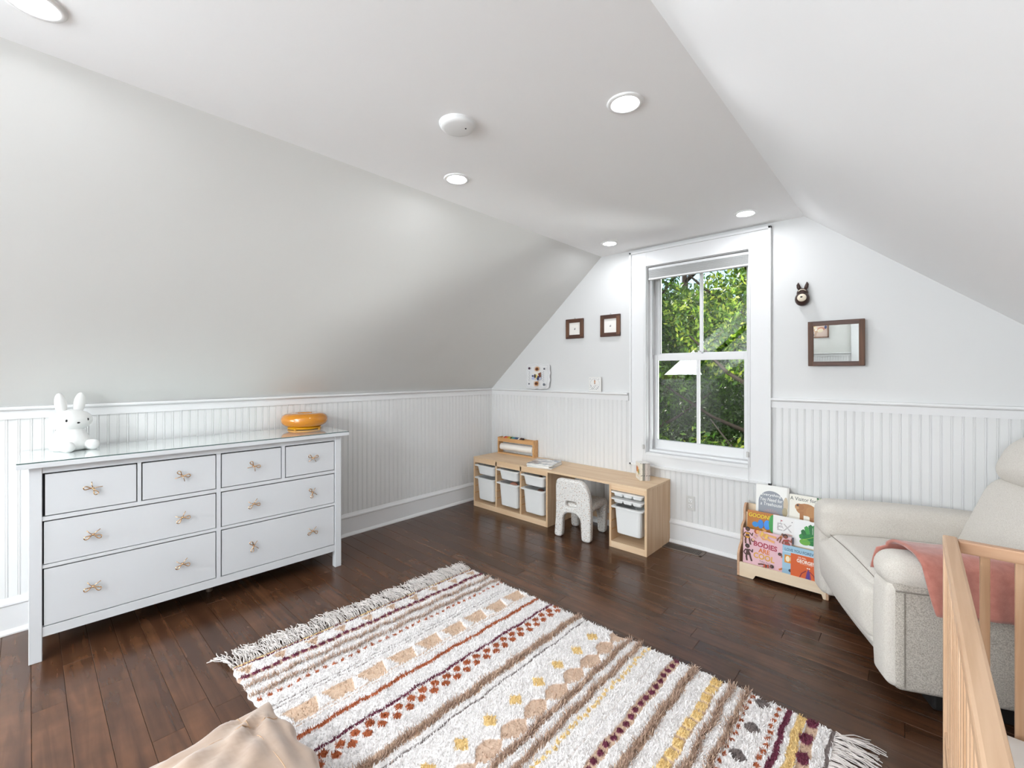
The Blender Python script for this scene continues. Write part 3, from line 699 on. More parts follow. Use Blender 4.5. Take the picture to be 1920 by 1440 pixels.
# magazines and small board books
mg = [('glossy grey-covered magazine on top of the pile on the wide unit', .255, .245, .010, '9fa3a8', 7, 3), ('thick white-edged picture book in the middle of the pile on the wide unit', .245, .24, .016, 'e8e4de', -3, 2),
      ('pale thin magazine at the bottom of the pile on the wide unit', .25, .24, .009, 'd9dade', 4, 1)]
z = .5135
for lb, w, dpt, h, c, rot, _ in mg[::-1]:
    r_ = root('magazine', lb, 'book', (-2.585, 3.285, z), radians(9+rot)); cm_ = mat('cover_'+c, c, .25, coat=.3, var=(16, 'e4e2df', .45, .55))
    bm = B(); box(bm, -w/2, w/2, -dpt/2, dpt/2, 0, .0012); box(bm, -w/2, w/2, -dpt/2, dpt/2, h-.0012, h); box(bm, -w/2, -w/2+.0012, -dpt/2, dpt/2, 0, h); build('cover', bm, cm_, r_)
    bm = B(); box(bm, -w/2+.0012, w/2-.003, -dpt/2+.003, dpt/2-.003, .0012, h-.0012); build('pages', bm, M['paper'], r_); z += h+.0006
bc = [('e9e2d2', 'leftmost small board book with autumn leaf cover, right desk end'), ('8d8a80', 'small board book with dark speckled spine, second from left on desk end'), ('cfc4bb', 'small board book with pale pinkish spine, third on desk end'), ('b9b0a8', 'rightmost small board book with dotted spine on desk end')]
for i, (c, lb) in enumerate(bc):
    A_ = radians(42.4); e = Vector((cos(A_), sin(A_), 0)); f_ = Vector((-sin(A_), cos(A_), 0))
    p = Vector((-1.650, 3.350, .5135))+e*i*.0205
    r_ = root('board_book', lb, 'book', p, A_, group='small board books standing on the narrow unit')
    bm = B(); box(bm, 0, .0195, .002, .122, 0, .140, bevel=.002); build('pages', bm, M['paper'], r_)
    bm = B(); box(bm, -.0003, .0198, -.001, .003, 0, .141, bevel=.001); build('spine', bm, mat('spine_'+c, c, .5, var=(60, '55504a', .56, .66)), r_)
    if i == 0:
        a = Art(); a.rect(-.120, -.002, .001, .139, 'efe9de').ell(-.088, .082, .018, .026, 'b5562b').ell(-.060, .078, .016, .028, 'e09a2c').ell(-.034, .066, .014, .024, '7d8a42').ell(-.06, .030, .03, .008, 'e9d9c4')
        a.make('cover_print', r_, Matrix.Translation((-.0006, 0, 0)) @ Matrix.Rotation(-pi/2, 4, 'Z'))

# ------------------------------------------------------------------ speckled children's chair
ch = root('toddler_chair', 'grey speckled terrazzo-look toddler chair tucked under the desk', 'chair', (-2.118, 3.085, 0), radians(7))
ol = roundpoly([(-.172, 0), (-.098, 0), (-.088, .215), (.072, .215), (.084, 0), (.165, 0), (.170, .215), (.155, .395), (.098, .492), (-.145, .492), (-.158, .44), (-.156, .21)], [.03, .03, .07, .07, .03, .03, .05, .08, .06, .05, .02, .05], 6)
hole = roundpoly([(-.058, .268), (.040, .268), (.040, .312), (-.058, .312)], .022, 6)
plate('back_panel', [ol, hole], .062, .016, M['terrazzo'], ch, res=3).data.shade_smooth()
fo = roundpoly([(-.165, 0), (-.095, 0), (-.085, .20), (.085, .20), (.095, 0), (.165, 0), (.172, .25), (.15, .29), (-.15, .29), (-.172, .25)], [.03, .03, .06, .06, .03, .03, .05, .03, .03, .05], 6)
plate('front_panel', [fo], .060, .016, M['terrazzo'], ch, Matrix.Translation((0, .295, 0)), res=3).data.shade_smooth()
bm = B(); softbox(bm, -.155, .168, .0, .325, .235, .297, .028, n=5); build('seat', bm, M['terrazzo'], ch, True)

# ------------------------------------------------------------------ front-facing book shelf
SX0, SX1 = -.893, -.405
bs = root('book_shelf', 'low birch front-facing book rack below the window corner', 'book rack', (SX0, 3.295, 0))
Ws = SX1-SX0
prof = roundpoly([(0, 0), (.235, 0), (.235, .450), (.178, .460), (.150, .425), (.150, .345), (.095, .325), (.082, .30), (.080, .215), (.030, .190), (.0, .15)], [.004, .004, .02, .02, .02, .015, .02, .02, .02, .03, .02], 4)
for x0 in (-.014, Ws):
    bm = B(); prism(bm, [(x0, a, b) for a, b in prof], (.014, 0, 0)); build('side_panel', bm, M['birch_e'], bs)
plate('front_board', [roundpoly([(0, 0), (.085, 0), (.10, .028), (Ws-.022, .028), (Ws-.014, 0), (Ws, 0), (Ws, .095), (0, .095)], .004, 2)], .014, .001, M['birch'], bs, Matrix.Translation((0, .008, 0)))
for yy, z0, z1 in ((.090, .05, .262), (.165, .05, .40), (.222, .03, .45)):
    bm = B(); box(bm, 0, Ws, yy, yy+.010, z0, z1); build('tier_board', bm, M['birch'], bs)
bm = B(); box(bm, 0, Ws, .016, .222, .040, .050); build('bottom_board', bm, M['birch'], bs)

def picbook(label, x0, w, h, y, z, art, tilt=.12, thick=.010, cover='efece4', lean=0):
    """book standing with its front cover to the room; art drawn in cover coordinates (0..w, 0..h)"""
    r_ = root('picture_book', label, 'book', (x0, y, z), rot=(-tilt, 0, 0), group='picture books in the front-facing rack')
    bm = B(); box(bm, 0, w, 0, .0016, 0, h); box(bm, 0, w, thick-.0016, thick, 0, h); box(bm, 0, .0016, 0, thick, 0, h); build('cover', bm, mat('cover_'+cover+'_'+str(round(x0*1000)), cover, .4), r_)
    bm = B(); box(bm, .0016, w-.003, .0016, thick-.0016, .002, h-.003); build('pages', bm, M['paper'], r_)
    art.make('cover_print', r_, Matrix.Translation((0, -.0002, 0))); return r_
def fig(a, x, z, s, skin, suit, hair, rot=0, arms=True):
    """small cartoon bather"""
    def T(px, pz): return (x+s*(px*cos(rot)-pz*sin(rot)), z+s*(px*sin(rot)+pz*cos(rot)))
    a.ell(*T(0, .86), s*.17, s*.17, hair, n=14); a.ell(*T(0, .80), s*.115, s*.13, skin, n=14)
    a.poly([T(-.16, .62), T(.16, .62), T(.12, .42), T(.20, .22), T(-.20, .22), T(-.12, .42)], skin)
    a.line([T(-.11, .24), T(-.14, 0), T(-.12, -.25)], s*.13, skin); a.line([T(.11, .24), T(.16, 0), T(.22, -.25)], s*.13, skin)
    if arms: a.line([T(-.16, .58), T(-.30, .36), T(-.2, .2)], s*.08, skin); a.line([T(.16, .58), T(.32, .42), T(.36, .62)], s*.08, skin)
    a.poly([T(-.15, .58), T(.15, .58), T(.13, .47), T(-.13, .47)], suit); a.poly([T(-.18, .30), T(.18, .30), T(.08, .16), T(-.08, .16)], suit)
# back tier
a = Art(); a.rect(0, .200, 0, .235, 'efeee9').rect(.188, .200, 0, .235, 'd9d6cf')
a.poly([(.016, 0), (.172, 0)]+ellipse(.094, .120, .078, .078, 20, 0, pi), '8e929a')
for tx, (cz, ww) in zip(('Everything', 'You Need for', 'a Treehouse'), ((.168, .125), (.138, .138), (.107, .132))): a.text(tx, .094, cz, ww, .024, 'f4f4f0', .004, .15)
for k in range(9): a.poly([(.094, .040), (.094+.05*cos(.35*k+.2), .040+.035*sin(.35*k+.2)), (.094+.05*cos(.35*k+.3), .040+.035*sin(.35*k+.32))], 'b98f8d')
a.ell(.182, .12, .014, .05, 'c9b79c').ell(.178, .07, .016, .03, 'a99a7a')
picbook('white picture book titled Everything You Need for a Treehouse, back tier', -.835, .200, .235, 3.475, .370, a, tilt=.10)
a = Art(); a.rect(0, .156, 0, .195, 'eeeade'); a.text('A Visitor for', .080, .170, .148, .024, '3b4440', .006)
a.ell(.098, .105, .058, .040, 'b07a48').ell(.060, .118, .026, .022, 'a76f3f').ell(.046, .110, .012, .009, 'c79a68').rect(.062, .084, .03, .09, 'a76f3f').rect(.118, .142, .03, .09, 'a87142').ell(.128, .095, .032, .036, 'b98450').ell(.05, .128, .006, .006, '2c211b')
picbook('cream picture book titled A Visitor for, with a brown bear, back tier', -.634, .156, .195, 3.480, .375, a, tilt=.10)
a = Art(); a.rect(0, .15, 0, .185, 'dfe6cf')
for i in range(8):
    for j in range(12): a.ell(.008+i*.017+(j % 2)*.008, .008+j*.016, .006, .0055, ('2f7b45', '8db84a', 'f3f4e6', '1f4f38')[(i+2*j) % 4], n=8)
picbook('green dotted picture book behind the armchair arm, back tier', -.592, .152, .185, 3.497, .378, a, tilt=.10)
# middle tier
a = Art(); a.rect(0, .195, 0, .20, 'b7702f')
for k in range(40):
    ca_, sa_ = cos(k*.0785), sin(k*.0785); L_r = min((.113 if ca_ > 0 else .078)/max(1e-6, abs(ca_)), .143/max(1e-6, sa_)); a.line([(.08, .05), (.08+L_r*ca_, .05+L_r*sa_)], .0012, 'e0a33e')
a.rect(.0, .195, 0, .045, '3f2c26').text('GOODNIGHT', .110, .170, .20, .026, 'f1dc3a', .012, .15).ell(.085, .118, .018, .030, '2f7fd0').ell(.125, .120, .020, .032, '3a8de0').ell(.158, .135, .024, .06, '3f9a4c').ell(.052, .110, .02, .018, '2f86c9')
picbook('orange picture book titled GOODNIGHT, middle tier', -.872, .195, .195, 3.398, .232, a, tilt=.10)
a = Art(); a.rect(0, .21, 0, .2, 'edebe9').text('EX', .068, .128, .085, .048, 'b9b4b4', .004).line([(.045, .150), (.045, .175)], .002, '8f8a8d').poly([(.045, .175), (.058, .169), (.045, .163)], 'b96a70').ell(.110, .170, .003, .003, '55565a').line([(.024, .120), (.05, .142), (.06, .12)], .003, 'a7a2a6').ell(.09, .085, .025, .006, 'd9b6b0').rect(.11, .145, 0, .075, '8d8f98').line([(.135, .16), (.15, .162)], .002, '9a9a9c')
picbook('white picture book with pale letters EX, middle tier', -.712, .21, .195, 3.392, .232, a, tilt=.10)
a = Art(); a.rect(0, .148, 0, .195, 'f0efee')
for k, (dx, dz) in enumerate(((.030, .10), (.040, .130), (.058, .155), (.080, .168), (.102, .170), (.122, .165))): a.poly([(.10, .045), (dx, dz-.018), (dx-.003, dz), (dx+.010, dz+.012), (dx+.020, dz+.004)], ('2f8a3c', '1f6b34', '3f9a45', '24753a', '2d8c40', '1d6633')[k])
a.ell(.095, .082, .050, .036, '1e7a38').ell(.06, .062, .03, .02, '6aa83a').line([(.05, .075), (.13, .115)], .0025, '9cc54a').line([(.05, .065), (.13, .085)], .0025, '4da050')
picbook('white picture book with large green leaf shapes, middle tier', -.588, .148, .195, 3.386, .234, a, tilt=.10)
# front tier
a = Art(); a.rect(0, .285, 0, .235, 'e3b9c0')
for tx, cx, cz, ww, hh_, c in (('BODIES', .135, .142, .140, .034, 'a8344a'), ('ARE', .128, .105, .068, .030, 'd4752e'), ('COOL', .128, .066, .126, .038, 'd9a24a'), ('Tyler Feder', .14, .033, .078, .012, '6d5a5c')): a.text(tx, cx, cz, ww, hh_, c, .035 if hh_ > .02 else 0, 0, -.06)
fig(a, .026, .155, .088, '5d3828', 'd99a35', '2a1a18'); fig(a, .034, .045, .085, '4a2b22', '4a2b22', '1e1414', .1); fig(a, .090, .215, .07, 'e2b394', 'c98ba2', '5a3129', 2.6, False)
fig(a, .165, .200, .10, 'e5a867', 'e8c05a', 'b5562b', 1.25); fig(a, .215, .205, .05, '7a4630', 'c9813b', '3a211b', -.5, False); fig(a, .266, .165, .085, '8a4c35', 'b5403c', '2b1916', .2); fig(a, .262, .082, .06, '6d3f2c', 'd67f33', '2a1917', .9, False)
fig(a, .118, .012, .07, '5f392a', 'c24f3a', '1f1414', -1.4, False); fig(a, .245, .018, .085, 'c9773a', 'e09434', '4b2a20', -1.1)
picbook('pink picture book titled BODIES ARE COOL, front tier', -.878, .285, .232, 3.322, .058+.030, a, tilt=.09, cover='e3b9c0')
a = Art(); a.rect(0, .20, 0, .185, '9cc0d4').text('LOVE YOU FOREVER', .102, .160, .178, .017, '2b4a63', .01).rect(.012, .048, .075, .125, 'd98f30').ell(.03, .100, .012, .018, 'f0e2c4').rect(.05, .11, .055, .14, 'b9d2de').rect(.0, .07, .0, .035, '8fb0c6').ell(.055, .03, .02, .012, '3b3a44').rect(.045, .052, .09, .115, 'e9e2d8').rect(.0, .20, .143, .146, 'd9e6ec')
picbook('light blue picture book titled LOVE YOU FOREVER, front tier', -.640, .20, .185, 3.308, .088, a, tilt=.09, cover='9cc0d4')
a = Art(); a.rect(0, .152, 0, .15, 'd4602c').text('Oh No,', .062, .134, .045, .011, 'f6ece0', .01).text('GEORGE!', .078, .113, .090, .022, 'f6ece0', .03, 0, -.05).line([(.05, .099), (.115, .095)], .0015, 'f0c9b0')
a.poly([(.078, .0), (.112, .0), (.104, .055), (.096, .075), (.088, .055)], '6b3a7a').line([(.082, .06), (.06, .04), (.045, 0)], .006, '8a2f33').line([(.104, .06), (.125, .04), (.14, 0)], .006, '8a2f33').poly([(.088, .0), (.102, .0), (.096, .06)], '3f3a8c').ell(.091, .079, .004, .004, 'f6f1e8', n=8).ell(.101, .079, .004, .004, 'f6f1e8', n=8)
picbook('orange picture book with GEORGE! in white letters, front tier', -.592, .152, .150, 3.302, .082, a, tilt=.07, thick=.006, cover='d4602c')

# ------------------------------------------------------------------ recliner
rc = root('recliner_armchair', 'oatmeal boucle recliner armchair in the right corner', 'armchair', (-.060, 2.385, 0), radians(23.5))
F, FS = M['fabric'], M['fabric_s']
bm = B(); box(bm, .16, .70, .08, .88, .0, .085, bevel=.01); build('base', bm, M['dark'], rc)
def arm(y0, y1, out, m):
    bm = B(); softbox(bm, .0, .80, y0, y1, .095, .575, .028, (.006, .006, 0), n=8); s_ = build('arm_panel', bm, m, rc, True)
    def sag(q): return (q.x, q.y, q.z-.012*(q.x/.8)**2)
    bm = B(); softbox(bm, -.018, .79, y0-.004-(.022 if y0 > .5 else 0), y1+.004, .425 if y0 > .5 else .50, .635, .058, (.014, .008, .010), n=8, fn=sag); a_ = build('arm_pad', bm, F, rc, True)
    bm = B(); softbox(bm, -.020, .05, y0+.01, y1-.01, .10, .53, .030, (.012, 0, .0), n=6); build('arm_front', bm, F, rc, True)
    bm = B(); ys = y0-.004 if out < 0 else y1+.004; tube(bm, [(x_, ys, .507) for x_ in np.linspace(.0, .78, 12)], .003, 5); build('seam', bm, M['seam'], a_)
    bm = B(); tube(bm, [(.030, y0-.003, z_) for z_ in np.linspace(.12, .50, 8)], .0018, 5); build('seam', bm, M['seam'], s_)
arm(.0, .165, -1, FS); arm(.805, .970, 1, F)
bm = B(); softbox(bm, -.010, .66, .160, .800, .33, .475, .06, (.02, 0, .024), n=9); sc = build('seat_cushion', bm, F, rc, True)
bm = B(); softbox(bm, -.045, .06, .160, .810, .20, .445, .045, (.022, 0, 0), n=9, fn=lambda q: (q.x+.05*(max(0, .45-q.z)/.3)**1.5*.4, q.y, q.z)); build('footrest_pad', bm, F, rc, True)
bm = B(); softbox(bm, -.030, .07, .155, .815, .085, .225, .035, (.015, 0, 0), n=9, fn=lambda q: (q.x+.09*(max(0, .225-q.z)/.14), q.y, q.z)); build('footrest_valance', bm, F, rc, True)
bm = B(); tube(bm, [(.012, y_, .462+.012*cos((y_-.485)/.325*pi/2)) for y_ in np.linspace(.18, .78, 16)], .002, 5); build('seam', bm, M['seam'], sc)
def lean(q):
    return (q.x+.42*(q.z-.42), q.y, q.z)
def taper(q):
    k = (q.z-.42)/.45; yc = .485; return (q.x+.36*(q.z-.42)+.02*sin(k*pi), yc+(q.y-yc)*(1-.13*k*k), q.z)
bm = B(); softbox(bm, .555, .76, .150, .850, .40, .87, .085, (.045, 0, 0), n=10, fn=taper); bk = build('backrest', bm, F, rc, True)
def taper2(q):
    k = (q.z-.85)/.22; yc = .485; return (q.x+.36*(q.z-.42), yc+(q.y-yc)*(.93-.10*k), q.z)
bm = B(); softbox(bm, .545, .76, .165, .820, .845, 1.085, .085, (.035, 0, .02), n=10, fn=taper2); build('head_cushion', bm, F, rc, True)
bm = B(); softbox(bm, .70, .84, .14, .83, .10, .82, .05, (0, 0, 0), n=6, fn=lambda q: (q.x+.25*max(0, q.z-.4), q.y, q.z)); build('back_shell', bm, F, rc, True)

# throw blanket over the near arm (child-free thing in the recliner's frame of reference)
bm = B(); path = [(.205, .520), (.206, .585), (.192, .640), (.155, .662), (.085, .668), (.020, .660), (-.022, .632), (-.034, .575), (-.038, .52), (-.041, .47), (-.042, .452)]
n1, n2 = 40, 40; cum = [0]
for p, q in zip(path, path[1:]): cum.append(cum[-1]+math.dist(p, q))
rc_m = Matrix.Translation((-.060, 2.385, 0)) @ Matrix.Rotation(radians(23.5), 4, 'Z')
def pathpt(t):
    d_ = t*cum[-1]
    for i in range(len(path)-1):
        if d_ <= cum[i+1]+1e-9:
            k = (d_-cum[i])/(cum[i+1]-cum[i]); return [path[i][j]*(1-k)+path[i+1][j]*k for j in (0, 1)]
    return path[-1]
g = []
for i in range(n2+1):
    t = i/n2; y_, z_ = pathpt(t); row = []
    s0 = .02+.10*t**1.3+.012*sin(t*5) - (.03 if t < .2 else 0)
    for j in range(n1+1):
        s_ = s0+(.66-s0)*j/n1
        wob = .004*sin(s_*38+t*3)*t+.003*sin(s_*71)
        row.append(bm.verts.new((s_, y_-wob-.004, z_+.002*sin(s_*30)+(.006*sin(s_*22+1)*t if t > .8 else 0))))
    g.append(row)
for i in range(n2):
    for j in range(n1): bm.faces.new((g[i][j], g[i][j+1], g[i+1][j+1], g[i+1][j]))
th = build('throw_blanket', bm, M['throw'], None, True, loc=rc_m.translation, rot=(0, 0, radians(23.5)))
md = th.modifiers.new('thick', 'SOLIDIFY'); md.thickness = .012; md.offset = 0
tag(th, 'dusty pink wool throw folded over the near arm of the recliner', 'blanket')

# ------------------------------------------------------------------ crib
cb_ = root('crib', 'light beech slatted crib at the right edge of the photo', 'crib', (.064, .60, 0))
CL, CW = 1.375, .76; ZT = .88
bm = B(); box(bm, 0, .034, 0, CL, ZT-.034, ZT, bevel=.006); build('top_rail', bm, M['beech_y'], cb_)
bm = B(); box(bm, CW-.034, CW, 0, CL, ZT-.034, ZT, bevel=.006); build('top_rail', bm, M['beech_y'], cb_)
bm = B(); box(bm, .034, CW-.034, CL-.030, CL-.002, ZT-.042, ZT-.004, bevel=.005); build('end_rail', bm, M['beech_x'], cb_)
bm = B(); box(bm, .034, CW-.034, .002, .030, ZT-.042, ZT-.004, bevel=.005); build('end_rail', bm, M['beech_x'], cb_)
for x0 in (0, CW-.034):
    for y0 in (0, CL-.034):
        bm = B(); box(bm, x0+.001, x0+.033, y0+.001, y0+.033, 0, ZT-.034, bevel=.004); build('post', bm, M['beech_z'], cb_)
for zz in (.22,):
    bm = B(); box(bm, .004, .030, .034, CL-.034, zz, zz+.05, bevel=.004); build('bottom_rail', bm, M['beech_y'], cb_)
    bm = B(); box(bm, CW-.030, CW-.004, .034, CL-.034, zz, zz+.05, bevel=.004); build('bottom_rail', bm, M['beech_y'], cb_)
    bm = B(); box(bm, .034, CW-.034, CL-.030, CL-.004, zz, zz+.05, bevel=.004); build('bottom_rail', bm, M['beech_x'], cb_)
    bm = B(); box(bm, .034, CW-.034, .004, .030, zz, zz+.05, bevel=.004); build('bottom_rail', bm, M['beech_x'], cb_)
bm = B(); box(bm, -.011, .011, -.009, .009, .26, ZT-.036, bevel=.003); me = bpy.data.meshes.new('slat'); bm.to_mesh(me); bm.free(); me.materials.append(M['beech_z'])
for k in range(9):
    for y_ in (CL-.016, .016): link('slat', me, None, cb_, loc=(.092+k*.0715, y_, 0))
for k in range(17):
    for x_ in (.017, CW-.017): link('slat', me, None, cb_, loc=(x_, .095+k*.0735, 0), rot=(0, 0, pi/2))
bm = B(); box(bm, .034, CW-.034, .034, CL-.034, .235, .250); build('mattress_base', bm, M['beech_x'], cb_)
mt = root('crib_mattress', 'white fitted mattress lying in the crib', 'mattress', (.064+.04, .60+.04, .251)); bm = B(); softbox(bm, 0, CW-.08, 0, CL-.08, 0, .095, .03, (0, 0, .006), n=8); build('mattress', bm, M['mattress'], mt, True)

# ------------------------------------------------------------------ floor cushion in the lower left
cu_ = root('floor_cushion', 'large beige velvet floor cushion in the lower left foreground', 'cushion', (-1.490, .335, 0), radians(3))
def cush(u, v, side, s=.31, th=.105):
    """pillow surface: u,v in -1..1"""
    e = (1-u**2)*(1-v**2); z_ = side*th*max(0, e)**.42
    k = .04; x_ = u*s*(1-k*(1-v*v)*abs(u))*sqrt(1-.22*abs(v)**3); y_ = v*s*(1-k*(1-u*u)*abs(v))*sqrt(1-.22*abs(u)**3)
    z_ += .006*sin(9*u+4*v)*e+.005*sin(14*v-3*u)*e
    # pinched seams one third in from the edges
    for q in (u, v): z_ -= side*.013*math.exp(-((abs(q)-.62)/.035)**2)*e**.3
    tip = max(0, -u)*max(0, v); dd = math.hypot(u+1, v-1); an = math.atan2(1-v, u+1)
    z_ += side*(.012*sin(an*15+dd*2)*math.exp(-((dd-.55)/.30)**2)+.007*sin(an*24+1)*math.exp(-((dd-1.1)/.35)**2))*min(1, e*4)
    x_ += .010*sin(v*9+1)*abs(u)**6; y_ += .010*sin(u*11)*abs(v)**6; return (x_, y_, .118+z_+.05*tip**2)
bm = B(); N = 44
for side in (1, -1):
    g = [[bm.verts.new(cush(math.sin(pi/2*(-1+2*i/N)), math.sin(pi/2*(-1+2*j/N)), side)) for j in range(N+1)] for i in range(N+1)]
    for i in range(N):
        for j in range(N):
            f = (g[i][j], g[i+1][j], g[i+1][j+1], g[i][j+1]); bm.faces.new(f if side > 0 else f[::-1])
bmesh.ops.remove_doubles(bm, verts=bm.verts, dist=1e-5); cov = build('cushion_cover', bm, M['velvet'], cu_, True)
for q0 in (-.62, .62):
    for ax_ in (0, 1):
        pts = []
        for k in range(40):
            w_ = -.93+1.86*k/39; p = cush(q0, w_, 1) if ax_ == 0 else cush(w_, q0, 1); pts.append((p[0], p[1], p[2]+.0028))
        bm = B(); tube(bm, pts, .0022, 5); build('stitched_seam', bm, mat('seam_beige', 'b4967b', .9), cov)

# ------------------------------------------------------------------ rug
RX0, RX1, RY0, RY1 = -2.345, -.222, .640, 2.100
def skew(x, y): return x+(y-1.37)*.037*(1-(x-RX0)/1.3).clip(0, 1) if isinstance(x, np.ndarray) else x+(y-1.37)*.037*min(1, max(0, 1-(x-RX0)/1.3))
C = {k: np.array(lin(v)) for k, v in dict(w='efebe9', w2='e0d8d3', tan='d0b49c', taupe='b89c8a', mar='6e3044', rust='ad5f3a', yel='e6c88c', grey='7b706d', warm='cbaf99').items()}
def rugcol(x, y):
    n = x.size; c = np.tile(C['w'], (n, 1)); h = np.full(n, .014)
    x = x+.0035*np.sin(y*23)+.002*np.sin(y*61+1)
    def put(m_, k, hh=None):
        c[m_] = C[k]
        if hh is not None: h[m_] = hh
    def band(x0, w, k, hh=None): put(np.abs(x-x0) < w, k, hh)
    def per(p, off=0): return ((y+off) % p)-p/2
    h -= .003*(np.abs(x+2.0) < .35)
    band(-2.338, .009, 'yel', .009); band(-2.322, .0055, 'mar', .011)
    t = (x+2.302)/.062; put((t > 0) & (t < 1) & (np.abs(per(.152)) < .034*(1-t)+.0), 'tan', .011)
    band(-2.223, .017, 'taupe', .009); put((np.abs(x+2.224) < .010) & (np.abs(per(.043)) < .015), 'mar', .015)
    put((((x+2.028)/.009)**2+(per(.040)/.011)**2) < 1, 'rust', .014)
    band(-1.957, .003, 'grey', .008); band(-1.934, .003, 'grey', .008)
    band(-1.840, .047, 'tan', .007); t = (x+1.885)/.085; put((t > 0) & (t < 1) & (np.abs(per(.158, .03)) < .004+.028*t), 'w', .016)
    band(-1.778, .003, 'warm', .008); band(-1.716, .0105, 'rust', .013); band(-1.610, .0075, 'mar', .014)
    for dx, of in ((-1.574, 0), (-1.538, .031)):
        a_ = np.arctan2(per(.0625, of), x-dx); r_ = np.hypot(x-dx, per(.0625, of)); put(r_ < .0185+.0018*np.cos(5*a_), 'rust', .016)
    band(-1.418, .020, 'warm', .010); band(-1.366, .0055, 'grey', .010)
    put((np.abs(x+1.245)/.034+np.abs(per(.150, .04))/.032) < 1.05, 'yel', .015)
    p_ = per(.136, .02); put((np.abs(x+1.152) < .042) & (np.abs(x+1.152)+np.abs(p_)*.9 < .066), 'warm', .009)
    band(-1.090, .013, 'warm', .01); band(-1.030, .013, 'warm', .01)
    put((((x+.985+.004*np.sin(y*90))/.010)**2+(per(.030)/.011)**2) < 1, 'yel', .016)
    band(-.918, .003, 'w2', .010)
    band(-.845, .020, 'tan', .008); put((((x+.845)/.0125)**2+(per(.046)/.015)**2) < 1, 'mar', .014)
    band(-.760, .017, 'warm', .01)
    band(-.652, .021, 'tan', .008); put((np.abs(x+.655) < .019) & (np.abs(per(.062, .01)) < .023), 'yel', .015)
    band(-.594, .010, 'warm', .01); band(-.534, .010, 'warm', .01)
    put((((x+.512)/.009)**2+(per(.042)/.012)**2) < 1, 'rust', .012)
    t = (x+.502)/.062; put((t > 0) & (t < 1) & (np.abs(per(.170, .055)) < .036*(1-np.abs(2*t-1))**.6*(t < .5)+.036*(t >= .5)*(1-(2*t-1)*.9)), 'grey', .011)
    put((((x+.412)/.010)**2+(per(.038)/.013)**2) < 1, 'rust', .014); band(-.378, .010, 'mar', .015); band(-.334, .015, 'yel', .014)
    band(-.297, .019, 'tan', .008); put((((x+.300)/.020)**2+(per(.108, .02)/.032)**2) < 1, 'mar', .016); band(-.233, .008, 'grey', .010)
    return c, h
rug = root('area_rug', 'cream rug with rust, maroon and tan woven bands, shag stripes and fringed ends', 'rug', (0, 0, 0))
def colmesh(name, V, Fc, cols, parent, m, kind=None, per_vert=False, smooth=False):
    """V (n,3), Fc (m,k) equal-sized faces, cols (m,3) or (n,3)"""
    me = bpy.data.meshes.new(name); k = Fc.shape[1]
    me.vertices.add(len(V)); me.vertices.foreach_set('co', V.astype(np.float32).ravel())
    me.loops.add(Fc.size); me.loops.foreach_set('vertex_index', Fc.astype(np.int32).ravel())
    me.polygons.add(len(Fc)); me.polygons.foreach_set('loop_start', (np.arange(len(Fc))*k).astype(np.int32))
    me.update(calc_edges=True)
    if per_vert:
        ca = me.color_attributes.new('Col', 'FLOAT_COLOR', 'POINT'); ca.data.foreach_set('color', np.hstack([cols, np.ones((len(cols), 1))]).astype(np.float32).ravel())
    else:
        ca = me.color_attributes.new('Col', 'FLOAT_COLOR', 'CORNER'); ca.data.foreach_set('color', np.repeat(np.hstack([cols, np.ones((len(cols), 1))]), k, 0).astype(np.float32).ravel())
    if smooth: me.shade_smooth()
    o = link(name, me, m, parent)
    if kind: o['kind'] = kind
    return o
# woven pile field
nx, ny = 620, 420
gx, gy = np.meshgrid(np.linspace(RX0, RX1, nx), np.linspace(RY0, RY1, ny), indexing='ij'); fx, fy = gx.ravel(), gy.ravel()
cc, hh_ = rugcol(fx, fy); hgt = hh_+rng.normal(0, .0011, fx.size)+.0012*np.sin(fx*330+2*np.sin(fy*9))*(hh_ > .01)
cc = cc*(1+rng.normal(0, .03, (fx.size, 1)))
edge_w = .004*np.sin(fx*37)+.003*np.sin(fx*91)
yy_ = fy+edge_w*np.where(fy < 1.37, 1, -1)*((np.abs(fy-1.37)/.73)**6)
bd = (gx == gx[0, 0]) | (gx == gx[-1, 0]) | (gy == gy[0, 0]) | (gy == gy[0, -1]); hgt[bd.ravel()] = .0008
V = np.stack([skew(fx, fy), yy_, hgt], 1)
idx = np.arange(nx*ny).reshape(nx, ny); Fc = np.stack([idx[:-1, :-1], idx[1:, :-1], idx[1:, 1:], idx[:-1, 1:]], -1).reshape(-1, 4)
colmesh('woven_field', V, Fc, cc.clip(0, 1), rug, M['yarn'], 'stuff', True, False)
